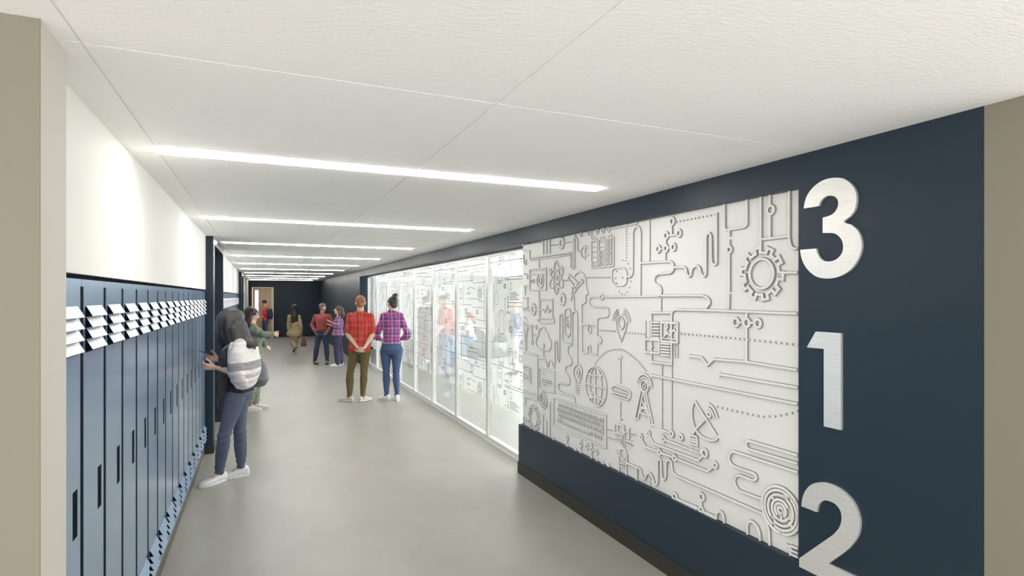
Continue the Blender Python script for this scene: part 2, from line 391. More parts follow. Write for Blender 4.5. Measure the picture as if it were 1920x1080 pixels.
def DT(t, c, n, r=.0062):
    pts = [Vector(tp(t, c[i], c[i+1])[:2]) for i in range(0, len(c), 2)]
    ln = [(pts[i+1]-pts[i]).length for i in range(len(pts)-1)]; tot = sum(ln)
    for k in range(n):
        s = tot*k/max(1, n-1)
        for i, l_ in enumerate(ln):
            if s <= l_+1e-9 or i == len(ln)-1: dots.append((*(pts[i]+(pts[i+1]-pts[i])*(min(s/l_, 1))), r)); break
            s -= l_
# --- tile A
DT('A', [90, 233, 290, 200], 13); C('A', 72, 232, 14)
LS('A', [298, 160, 298, 345], [335, 150, 335, 335], [372, 140, 372, 335], [658, 90, 658, 148])
L('A', [155, 408, 600, 345, 606, 490, 628, 508, 650, 490, 650, 175, 663, 150, 681, 170, 681, 290, 700, 322, 718, 322], .03)
L('A', [155, 385, 612, 322, 621, 465, 634, 465, 636, 170, 650, 140], .02)
GE('A', 503, 215, 62, 8, .62); DT('A', [385, 240, 462, 235], 5); DT('A', [545, 212, 630, 200], 5)
for c in ((720, 115, 28), (808, 98, 30), (905, 80, 32), (968, 72, 32), (1032, 58, 35)): RG('A', *c)
L('A', [768, 245, 738, 262, 722, 300, 722, 340, 740, 378, 768, 395], .04); LS('A', [768, 238, 768, 402], [780, 268, 812, 262], [780, 250, 808, 246], [780, 352, 815, 346], [780, 335, 812, 330])
L('A', [840, 190, 905, 178, 905, 485, 840, 495], .005, True); LS('A', [840, 55, 840, 190])
L('A', [855, 180, 855, 160, 882, 155, 882, 175], .004)
L('A', [922, 178, 992, 165, 992, 482, 922, 492], .005, True); L('A', [938, 172, 938, 150, 968, 143, 968, 165], .004)
L('A', [1010, 165, 1090, 150, 1090, 470, 1010, 480], .005, True); L('A', [1030, 158, 1030, 132, 1062, 124, 1062, 150], .004)
for y in (205, 262, 320, 378): DT('A', [858, y, 890, y-3], 4, .004); 
for y in (205, 262): DT('A', [940, y, 976, y-3], 4, .004)
for (x, y) in ((872, 445), (958, 322), (958, 378), (958, 435), (1047, 192), (1047, 248), (1047, 307), (1047, 368), (1047, 426)):
    L('A', [x-20, y-19, x+20, y-22, x+20, y+20, x-20, y+23], 0, True, w=.0045); LS('A', [x-9, y+1, x+9, y], w=.0045)
L('A', [145, 515, 330, 498, 330, 742, 145, 745], .004, True); LS('A', [145, 570, 330, 560]); L('A', [165, 625, 195, 625, 195, 660, 165, 660], 0, True, w=.005)
C('A', 262, 640, 80); C('A', 262, 640, 36); DT('A', [165, 535, 300, 525], 6, .005)
LS('A', [250, 415, 250, 495], [250, 750, 250, 1060])
Y, Z, D_ = tp('A', 443, 605)
for rt in (90, 32, -32): ell2(Y, Z, .145, .052, math.radians(rt), n=30)
ell2(Y, Z, .02, .02)
C('A', 385, 540, 18); C('A', 500, 500, 18); C('A', 450, 750, 18)
DT('A', [525, 635, 575, 635], 4)
L('A', [590, 570, 690, 665, 655, 715, 580, 610], 0, True); L('A', [690, 665, 725, 628, 748, 655, 690, 705, 630, 800, 612, 850, 628, 705, 690, 700], 0)
L('A', [650, 590, 670, 553, 712, 538, 752, 565, 775, 620, 780, 700, 800, 790, 775, 797, 775, 880, 740, 900, 730, 915, 730, 1120], .012)
LS('A', [640, 815, 650, 970]); C('A', 728, 640, 12)
DT('A', [790, 605, 1050, 602], 13)
GE('A', 515, 850, 66, 8, .6); GE('A', 187, 960, 62, 8, .6)
L('A', [262, 1060, 262, 850, 402, 850, 402, 1060], .003); L('A', [265, 965, 295, 965, 315, 995, 340, 925, 362, 990, 385, 958, 402, 958], 0)
RG('A', 955, 822, 38); LS('A', [70, 300, 145, 300], [145, 300, 145, 400], [62, 560, 120, 565], [120, 565, 120, 620], [95, 690, 95, 800], [70, 690, 115, 690], [62, 830, 122, 830, 122, 940, 62, 945], [62, 965, 125, 968], [130, 965, 155, 965])
L('A', [75, 350, 80, 450, 105, 455, 105, 400, 118, 400], .01); LS('A', [222, 965, 250, 965])
L('A', [925, 822, 835, 822, 818, 850, 818, 900, 845, 930, 1015, 940, 1036, 960, 1036, 1030, 1010, 1045, 930, 1050, 908, 1075, 905, 1140], .03)
L('P', [1134.5, 557, 1238, 555.5], 0)
# --- tile B
L('B', [30, 320, 297, 268, 297, 225], .004); LS('B', [115, 300, 115, 262], [190, 285, 190, 250])
DT('B', [190, 320, 190, 610], 11)
for k in range(11):
    a = math.radians(-125+k*22); Y, Z, D_ = tp('B', 160, 810); R = 172/5.4*D_/F
    dots.append((Y-R*math.cos(a)*.75, Z+R*math.sin(a), .006))
L('B', [48, 740, 78, 715, 165, 715, 195, 745, 195, 865, 165, 895, 80, 895, 48, 860], .02, True)
for c in ((92, 748), (80, 820), (150, 815), (88, 870)): DT('B', [*c, c[0]+1, c[1]], 1, .007)
L('B', [200, 805, 240, 802, 260, 770, 262, 350, 280, 305, 305, 295, 330, 308, 341, 350, 336, 1000], .03)
DT('B', [430, 205, 430, 640], 26)
for c in ((660, 245, 42), (598, 390, 40), (728, 365, 40), (518, 525, 40), (597, 518, 38), (672, 505, 40)): RG('B', *c)
LS('B', [656, 285, 656, 385], [630, 388, 698, 384], [596, 425, 596, 480], [552, 523, 565, 521], [630, 514, 640, 512], [590, 555, 590, 645])
DT('B', [700, 250, 1090, 176], 11)
L('B', [345, 668, 640, 650, 668, 665, 680, 705, 668, 748, 640, 768, 520, 775, 488, 800, 478, 840, 490, 880, 540, 902, 553, 940, 550, 978, 525, 1000], .03)
L('B', [685, 710, 785, 710, 804, 725, 812, 780, 832, 806, 852, 790, 860, 735, 880, 702, 910, 695, 940, 708, 955, 780, 985, 803, 1005, 780, 1005, 400, 1020, 368, 1040, 363, 1056, 390, 1060, 650, 1078, 685, 1105, 680, 1112, 660, 1112, 155], .03)
L('P', [1242, 554.6, 1322, 554.3, 1332, 561, 1333.5, 568, 1327, 577], .03)
DT('B', [547, 1010, 547, 1145], 8)
# --- tile C
L('C', [228, 165, 228, 395, 245, 412, 400, 388, 418, 365, 418, 120], .02)
LS('C', [268, 415, 268, 468], [268, 490, 268, 545], [268, 605, 268, 935], [266, 950, 262, 1080]); RG('C', 268, 577, 32)
LS('C', [535, 100, 535, 590], [612, 80, 612, 205], [612, 282, 612, 478], [550, 490, 772, 464]); RG('C', 617, 242, 44)
L('C', [775, 50, 775, 480, 788, 545, 815, 572, 850, 565], .03)
GE('C', 540, 780, 222, 10, .56, w=.008)
LS('C', [705, 773, 850, 770])
# --- tile D
L('D', [240, 45, 420, 45, 420, 92, 260, 92, 240, 75], .004, True)
for c in ((170, 130, 22), (217, 140, 22), (170, 213, 22), (172, 310, 26)): RG('D', *c)
LS('D', [188, 135, 202, 138], [170, 150, 170, 195], [170, 232, 172, 285], [188, 225, 235, 230])
L('D', [245, 235, 222, 258, 214, 310, 225, 360, 252, 387, 298, 388], .03)
L('D', [318, 398, 370, 402, 388, 350, 383, 290, 358, 262, 352, 215, 332, 200, 320, 160, 290, 138, 260, 155, 246, 195, 245, 235], .03)
LS('D', [302, 320, 300, 450], [286, 430, 298, 460], [298, 460, 315, 442]); C('D', 300, 345, 16)
L('D', [65, 412, 235, 455, 235, 962, 50, 910], .004); LS('D', [50, 848, 232, 905])
L('D', [240, 490, 310, 492, 328, 512, 334, 570, 346, 588, 358, 560, 362, 522, 385, 515, 400, 540, 406, 590, 418, 603, 426, 575, 428, 310, 440, 290, 455, 310, 458, 510, 468, 532, 479, 510, 482, 20, 497, -12, 514, 15, 515, 280, 530, 303, 625, 315, 620, 345, 592, 342, 576, 370, 573, 430, 590, 465, 615, 490, 623, 540, 600, 570, 562, 572, 546, 600, 546, 650, 570, 680, 597, 720, 597, 770, 575, 787, 487, 765, 466, 790, 470, 850, 500, 877, 630, 910, 655, 940, 655, 992], .022)
L('D', [538, -20, 545, -55, 572, -68, 598, -55, 605, -20, 605, 200, 590, 240, 572, 252, 550, 235, 540, 200], .02, True)
L('D', [555, 30, 577, 15, 598, 30, 598, 120, 577, 150, 558, 120], .01, True, w=.005); C('D', 577, 95, 16)
L('D', [625, 310, 625, 0, 635, -30, 655, -40, 675, -30, 683, 0, 683, 550], .02)
L('D', [735, 115, 815, 115, 800, 150, 800, 190, 822, 212, 838, 185, 832, 115, 905, 122, 905, 240, 935, 252, 958, 290, 942, 325, 912, 310, 905, 452, 830, 438, 828, 400, 836, 362, 816, 345, 795, 368, 802, 430, 735, 427], .010, True)
DT('D', [915, 175, 1080, 185, 1095, 187], 9)
DT('P', [1116.7, 682, 1125, 670, 1136.7, 660, 1150, 655.5, 1166, 655, 1176, 660, 1187, 668.5, 1199, 679, 1212, 695], 34)
L('D', [665, 765, 665, 740, 640, 690, 638, 620, 660, 572, 685, 560, 715, 575, 735, 620, 730, 690, 708, 740, 706, 768], .03)
GE('D', 687, 655, 45, 8, .5, w=.004); LS('D', [662, 778, 714, 788], [660, 805, 714, 815], [660, 832, 714, 842], [662, 858, 712, 868], [672, 880, 702, 888])
Y, Z, D_ = tp('D', 890, 805); ell2(Y, Z, .152, .152, n=36); ell2(Y, Z, .085, .152, n=30, w=.005)
LS('P', [1117.5, 688, 1118, 760], [1101, 719, 1137.5, 728.5], [1104.5, 700, 1116, 705], [1116, 705, 1133, 703], [1106, 746, 1118, 744], [1118, 744, 1134, 752])
RG('D', 942, 690, 24); RG('D', 845, 900, 24)
L('D', [255, 600, 425, 640, 425, 880, 255, 835], .003, True)
LS('D', [285, 655, 330, 668], [280, 715, 402, 745], [280, 740, 402, 770], [285, 765, 397, 795], [285, 790, 340, 805])
C('D', 295, 965, 92); C('D', 295, 965, 62, w=.005); L('D', [295, 925, 310, 970, 295, 1000, 282, 970], .008, True, w=.004)
LS('D', [60, 560, 160, 595], [150, 600, 150, 780], [60, 650, 100, 662], [60, 680, 130, 700], [60, 705, 132, 722]); L('D', [60, 590, 138, 612, 138, 720], 0)
for k in range(7): LS('D', [152, 620+25*k, 168, 624+25*k], w=.004)
L('D', [62, 180, 76, 160, 90, 205, 95, 405], .01); L('D', [122, 150, 106, 250, 106, 405], .01); LS('D', [60, 82, 140, 97], [60, 106, 145, 122], [60, 130, 150, 146], [100, 930, 100, 1000], [60, 990, 112, 1005]); L('D', [60, 30, 90, 32, 118, 72], .02)
# --- tile G
GE('G', 190, 380, 150, 10, .6); LS('G', [295, 600, 295, 335], [282, 352, 295, 332], [295, 332, 310, 352], [335, 610, 335, 400], [322, 418, 335, 398], [335, 398, 350, 418], [372, 630, 372, 200], [360, 220, 372, 200], [372, 200, 386, 225])
L('G', [415, 150, 1005, 350, 1005, 720, 415, 465], .004, True)
def key(x, y): L('G', [x-9, y-16, x+9, y-10, x+9, y+16, x-9, y+10], 0, True, w=.0038)
def krow(x0, y0, x1, y1, n):
    for k in range(n):
        a, b_ = tp('G', x0, y0), tp('G', x1, y1)
        Yv = a[0]+(b_[0]-a[0])*k/(n-1); Zv = a[1]+(b_[1]-a[1])*k/(n-1)
        h = .0125; polys.append(([(Yv-h*.9, Zv-h), (Yv+h*.9, Zv-h), (Yv+h*.9, Zv+h), (Yv-h*.9, Zv+h)], True, .0038))
krow(480, 240, 965, 415, 16); krow(465, 290, 910, 455, 15); krow(480, 352, 930, 530, 15); krow(465, 408, 492, 417, 2); krow(840, 563, 945, 606, 4)
L('G', [517, 428, 815, 553, 815, 575, 517, 448], 0, True, w=.0042); L('G', [940, 458, 970, 470, 970, 572, 958, 566, 958, 486, 940, 480], 0, True, w=.0042)
for c in ((567, 605, 30), (722, 675, 32), (788, 705, 32), (845, 735, 30), (900, 765, 30), (568, 700, 22), (660, 745, 24), (722, 778, 24), (842, 840, 24), (905, 868, 24), (967, 895, 24), (1030, 922, 24), (415, 622, 18), (75, 380, 14), (100, 402, 16), (75, 432, 14)): RG('G', *c)
LS('G', [567, 632, 567, 682], [722, 700, 722, 760], [812, 716, 826, 724], [866, 745, 882, 755], [845, 650, 845, 710], [845, 762, 843, 820])
# --- tile E
L('E', [138, 440, 97, 320, 88, 240, 105, 190, 140, 165, 175, 185, 196, 240, 183, 320], .012, True); C('E', 140, 250, 55)
for rr in (106, 130, 154):
    C('E', 140, 250, rr, 8, 72, w=.005); C('E', 140, 250, rr, 108, 172, w=.005)
DT('E', [0, 325, 80, 325], 4); DT('E', [195, 345, 370, 360], 7)
L('E', [450, 145, 655, 145, 655, 665, 450, 640], .002, True)
for k in range(6): LS('E', [462, 240+31*k, 532, 243+31*k])
for k in range(5): LS('E', [547, 455+28*k, 640, 462+29*k])
L('E', [552, 240, 715, 250, 715, 445, 552, 430], .002, True, w=.008); L('E', [570, 402, 615, 345, 637, 372, 680, 315, 700, 342, 700, 415], 0, True, w=.0055); RG('E', 602, 285, 24)
L('E', [385, 410, 530, 420, 530, 555, 385, 540], .002, True, w=.008); L('E', [442, 462, 462, 487, 442, 505], 0, True, w=.005)
for x in (388, 430): DT('E', [x, 232, x, 385], 8)
for x in (682, 712): DT('E', [x, 465, x, 588], 6)
L('P', [1261.5, 590, 1263, 584, 1268, 580.5, 1340, 582.2, 1498, 588.2], .03)
DT('P', [1278, 626, 1340, 631, 1420, 638.5, 1498, 647], 26, .0066)
L('P', [1293.5, 666.5, 1318.5, 671, 1329, 684.8, 1340.5, 673.5, 1402, 678.5, 1498, 694], 0); LS('P', [1297, 662, 1293, 666.5], [1293, 666.5, 1297, 671])
DT('P', [1242.8, 684, 1242.8, 806], 40, .0055); DT('P', [1261, 687, 1261, 807], 40, .0055)
LS('P', [1220, 703, 1498, 757.5], [1224, 699, 1220, 703], [1220, 703, 1224, 708])
LS('E', [132, 858, 132, 588], [112, 605, 132, 582], [132, 582, 155, 605]); LS('H', [130, 70, 130, 245], [110, 222, 132, 252], [132, 252, 155, 232])
L('E', [48, 970, 212, 1023, 236, 1000, 238, 950, 215, 925, 75, 878, 48, 895, 46, 930, 70, 950, 205, 990], .015); LS('E', [68, 908, 212, 960])
C('E', 380, 885, 60); C('E', 380, 885, 20, w=.004); C('E', 380, 885, 88, 5, 175); C('E', 380, 885, 118, 5, 175)
LS('P', [1203.5, 734, 1192.5, 784], [1208, 736, 1198.5, 785], [1192.5, 784, 1198.5, 785.5], [1213, 735, 1226, 796], [1209.5, 736, 1222, 796], [1222, 796, 1227.5, 797])
LS('H', [362, 65, 432, 208], [402, 72, 335, 178], [332, 180, 435, 212], [345, 130, 415, 145])
# --- tile F
for x in (388, 500, 612): RG('F', x, 185+(x-388)*.05, 50)
LS('F', [430, 186, 460, 188], [540, 190, 572, 193], [500, 85, 500, 140], [498, 238, 498, 585], [212, 710, 1020, 848], [235, 685, 208, 710], [208, 710, 228, 742])
# --- tile H / I
L('H', [890, 60, 862, 120, 858, 220, 880, 320, 930, 400, 1000, 448, 1060, 465, 1112, 455, 1120, 430], .04)
LS('P', [1305, 752, 1346, 816.5]); DT('P', [1307, 757, 1345, 819], 16, .005)
LS('H', [870, 400, 900, 350], [870, 400, 870, 420], [895, 355, 1010, 235]); RG('H', 1035, 200, 32)
L('I', [108, 90, 160, 128, 188, 190, 200, 238], .03); L('I', [112, 128, 145, 160, 170, 228], .02)
L('H', [840, 410, 912, 428, 918, 515, 830, 488], .003, True); LS('H', [845, 440, 910, 458], [840, 465, 912, 485])
DT('I', [195, 122, 400, 172, 640, 220, 770, 222, 960, 185, 1010, 165], 16, .0068)
RG('H', 343, 430, 28); RG('H', 532, 582, 30); RG('H', 685, 640, 30); RG('H', 420, 395, 28); RG('H', 573, 450, 28); RG('H', 750, 430, 32); RG('H', 655, 395, 32); RG('H', 990, 590, 46); RG('I', 178, 712, 32)
LS('H', [353, 455, 395, 530], [395, 530, 508, 572], [556, 592, 662, 630], [708, 650, 1022, 775], [432, 420, 475, 495], [475, 495, 925, 665], [925, 665, 968, 622], [600, 460, 825, 548], [838, 552, 890, 572], [903, 577, 930, 586], [555, 358, 630, 387])
LS('P', [1329.3, 883.5, 1339, 876])
L('H', [120, 800, 120, 600, 130, 555, 158, 535, 185, 560, 195, 600, 195, 850], .03); C('H', 160, 600, 50, w=.005); LS('H', [130, 690, 186, 707], [132, 720, 188, 738], [95, 570, 110, 575], [95, 600, 110, 605])
LS('H', [110, 285, 110, 365], [160, 385, 220, 375], [222, 335, 222, 450], [155, 410, 155, 520], [135, 430, 135, 500], [175, 380, 175, 530], [190, 490, 262, 535], [190, 462, 270, 487], [80, 420, 140, 432], [80, 440, 125, 450], [80, 460, 120, 470], [75, 380, 160, 402])
L('H', [75, 300, 75, 375], 0); L('H', [110, 298, 172, 320, 172, 372], 0)
DT('H', [0, 352, 60, 368], 6, .005); DT('H', [0, 432, 70, 455], 7, .005); DT('H', [240, 398, 278, 406], 4, .005); DT('H', [205, 610, 205, 670], 5, .005)
L('H', [200, 688, 300, 735, 340, 748, 356, 820, 376, 860, 396, 830, 410, 795, 440, 793, 460, 830, 480, 900, 500, 918, 515, 890, 515, 670, 530, 645, 548, 665, 555, 830, 575, 862, 597, 840, 600, 680, 630, 655, 655, 680, 665, 780, 700, 820, 1080, 985], .02)
LS('P', [1340, 922.4, 1434, 963.5]); LS('H', [302, 740, 302, 900]); DT('H', [437, 820, 437, 940], 7, .005)
L('I', [1020, 616, 522, 467, 497, 480, 495, 520, 520, 550, 1020, 700], .03)
L('I', [1020, 787, 370, 575, 332, 590, 318, 640, 332, 690, 372, 727, 580, 800, 602, 830, 590, 862, 560, 868, 430, 815, 392, 822, 375, 860, 386, 922, 424, 972, 660, 1060], .03)
# --- tile J
for (r_, a0, a1) in ((232, -90, 60), (232, 60, 262), (196, -60, 120), (196, 130, 290), (152, -40, 100), (152, 120, 300), (104, -150, 150), (66, -60, 230), (30, -120, 150)): C('J', 1490, 520, r_, a0, a1, w=.0075)
LS('J', [1395, 375, 1430, 420], [1500, 575, 1500, 630], [1575, 640, 1610, 690])
RG('J', 418, 385, 42); RG('J', 690, 385, 42); RG('J', 687, 520, 38)
LS('J', [448, 412, 655, 500], [440, 432, 650, 522], [688, 425, 688, 482], [722, 540, 838, 592], [720, 558, 838, 612])
L('J', [840, 660, 840, 560, 860, 535, 890, 535, 914, 570, 920, 690], .03); L('J', [1155, 800, 1155, 660, 1180, 630, 1215, 638, 1260, 690, 1280, 750, 1285, 870], .03)
L('J', [1312, 560, 1350, 640, 1375, 720, 1380, 920], .03); LS('J', [1315, 415, 1300, 410])
LS('J', [1552, 868, 1592, 895], [1592, 895, 1592, 1010], [1592, 880, 1670, 912], [1598, 925, 1670, 958], [1598, 965, 1670, 998])

YA, YB, ZA, ZB = 1.958, 5.165, .4885, 2.279
def sweep(bm, pts, closed, hw, hgt, X0, prof=None):
    """raised ridge of half width hw, standing hgt proud of X0, along pts in the wall plane"""
    P = [Vector((min(max(p[0], YA+hw), YB-hw), min(max(p[1], ZA), ZB))) for p in pts]
    Q = [P[0]]
    for p in P[1:]:
        if (p-Q[-1]).length > 1e-4: Q.append(p)
    if closed and len(Q) > 2 and (Q[0]-Q[-1]).length < 1e-4: Q.pop()
    P = Q; n = len(P)
    if n < 2: return
    prof = prof or [(-1.35, 0), (-.95, .8), (-.55, 1), (0, 1.05), (.55, 1), (.95, .8), (1.35, 0)]
    rows = []
    for i in range(n):
        if closed: a = P[i]-P[i-1]; b = P[(i+1) % n]-P[i]
        else:
            a = P[i]-P[max(i-1, 0)] if i > 0 else P[1]-P[0]
            b = P[i+1]-P[i] if i < n-1 else P[-1]-P[-2]
        a = a.normalized(); b = b.normalized(); t = (a+b)
        if t.length < .05: t = b
        t.normalize(); nn = Vector((-t.y, t.x)); k = 1/max(.5, abs(nn.dot(Vector((-b.y, b.x)))))
        rows.append([bm.verts.new((X0-hgt*h, P[i].x+nn.x*hw*k*u, P[i].y+nn.y*hw*k*u)) for u, h in prof])
    for i in range(n if closed else n-1):
        A = rows[i]; B = rows[(i+1) % n]
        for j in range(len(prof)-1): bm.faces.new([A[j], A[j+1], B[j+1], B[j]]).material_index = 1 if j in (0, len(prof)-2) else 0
    if not closed:
        bm.faces.new(rows[0]); bm.faces.new(rows[-1][::-1])
pan = thing('wall_relief_panel', 'large white board with raised line art of gears, globe, keyboard and circuits', 'wall panel', (RX, 3.56, ZA))
def off(o):
    """geometry was written in world coordinates: shift it to the parent's origin"""
    o.data.transform(Matrix.Translation(-Vector(o.parent.location))); return o
o = boxes('board', [(RX, 2.4095, YA-.004, YB+.004, ZA, ZB)], M['panelw'], pan); off(o)
bm = bmesh.new()
for pts, closed, w_ in polys: sweep(bm, pts, closed, w_*(.82 if pts[0][0] > 3.4 else 1), .015 if pts[0][0] < 3.4 else .012, RX)
for (y, z, r) in dots:
    if not (YA+.01 < y < YB-.01 and ZA < z < ZB): continue
    c0 = bm.verts.new((RX-r*1.9, y, z)); ring1 = []; ring2 = []
    for k in range(8):
        a = k*math.pi/4; ring1.append(bm.verts.new((RX, y+r*math.cos(a), z+r*math.sin(a)))); ring2.append(bm.verts.new((RX-r*1.4, y+r*.7*math.cos(a), z+r*.7*math.sin(a))))
    for k in range(8):
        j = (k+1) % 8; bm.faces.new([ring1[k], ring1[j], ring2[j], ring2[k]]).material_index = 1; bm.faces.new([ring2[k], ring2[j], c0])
o = fin('raised_line_art', bm, [M['panelw'], M['ridge_shade']], pan); off(o)

# ================================================================ NUMERALS 3 1 2
def numeral(pts, label):
    w_ = [to_wall(x, y, WX-.012)[:2] for x, y in pts]
    cy = sum(p[0] for p in w_)/len(w_); zb = min(p[1] for p in w_)
    bm = bmesh.new()
    A = [bm.verts.new((-.013, p[0]-cy, p[1]-zb)) for p in w_]; B = [bm.verts.new((0, p[0]-cy, p[1]-zb)) for p in w_]
    f = bm.faces.new(A); bm.faces.new(B[::-1])
    for i in range(len(A)): j = (i+1) % len(A); bm.faces.new([A[i], B[i], B[j], A[j]])
    bm.normal_update(); bmesh.ops.triangulate(bm, faces=[g for g in bm.faces if len(g.verts) > 4])
    o = fin('wall_numeral', bm, M['steel']); o.location = (WX-.0005, cy, zb); tag(o, label, 'number sign', 'room number on the navy wall')
def cr(ox, oy, s, c): return [(ox+c[i]/s, oy+c[i+1]/s) for i in range(0, len(c), 2)]
def smooth_ring(P, fixed):
    """Catmull-Rom through the outline, keeping the given corners sharp"""
    out = []; n = len(P)
    for i in range(n):
        p0, p1, p2, p3 = [Vector(P[(i+k) % n]) for k in (-1, 0, 1, 2)]
        if i in fixed: p0 = p1
        if (i+1) % n in fixed: p3 = p2
        if i in fixed and (i+1) % n in fixed: out.append(tuple(p1)); continue
        for k in range(3):
            t = k/3; out.append(tuple(.5*((2*p1)+(p2-p0)*t+(2*p0-5*p1+4*p2-p3)*t*t+(3*p1-p0-3*p2+p3)*t**3)))
    return out
three = cr(1480, 310, 4.32, [118, 350, 240, 330, 252, 295, 275, 268, 305, 250, 340, 246, 372, 255, 393, 280, 398, 310, 390, 345, 370, 378, 335, 405, 272, 424, 272, 548, 345, 548, 385, 560, 415, 588, 432, 620, 438, 660, 430, 705, 405, 742, 370, 768, 325, 779, 285, 774, 252, 752, 230, 715, 218, 674, 90, 684, 96, 735, 115, 790, 145, 838, 185, 878, 230, 905, 290, 917, 350, 914, 410, 898, 470, 866, 520, 820, 558, 760, 580, 700, 588, 645, 578, 578, 548, 520, 500, 480, 440, 458, 495, 412, 530, 360, 545, 300, 545, 240, 530, 190, 500, 150, 455, 115, 410, 102, 360, 101, 300, 112, 245, 138, 195, 178, 155, 228, 130, 285])
numeral(smooth_ring(three, {0, 1, 12, 13, 26, 27, 43}), 'brushed steel numeral 3, the top digit on the navy wall')
numeral(cr(1480, 600, 4.695, [233, 102, 455, 116, 455, 970, 305, 936, 305, 254, 155, 241]), 'brushed steel numeral 1, the middle digit on the navy wall')
two = cr(1480, 880, 5.4, [124, 373, 132, 300, 150, 245, 172, 205, 205, 168, 248, 143, 300, 132, 360, 134, 420, 150, 500, 187, 570, 240, 630, 305, 675, 380, 707, 470, 717, 550, 706, 645, 668, 722, 600, 805, 500, 882, 395, 955])+[(1612, 1084.7), (1612, 1119)]+cr(1480, 880, 5.4, [102, 985, 102, 900, 445, 662, 500, 600, 524, 545, 531, 495, 524, 435, 498, 385, 458, 345, 405, 321, 358, 314, 322, 330, 292, 370, 280, 434])
numeral(smooth_ring(two, {0, 19, 20, 21, 22, 23, 24, len(two)-1}), 'brushed steel numeral 2, the bottom digit cut off by the photo edge')

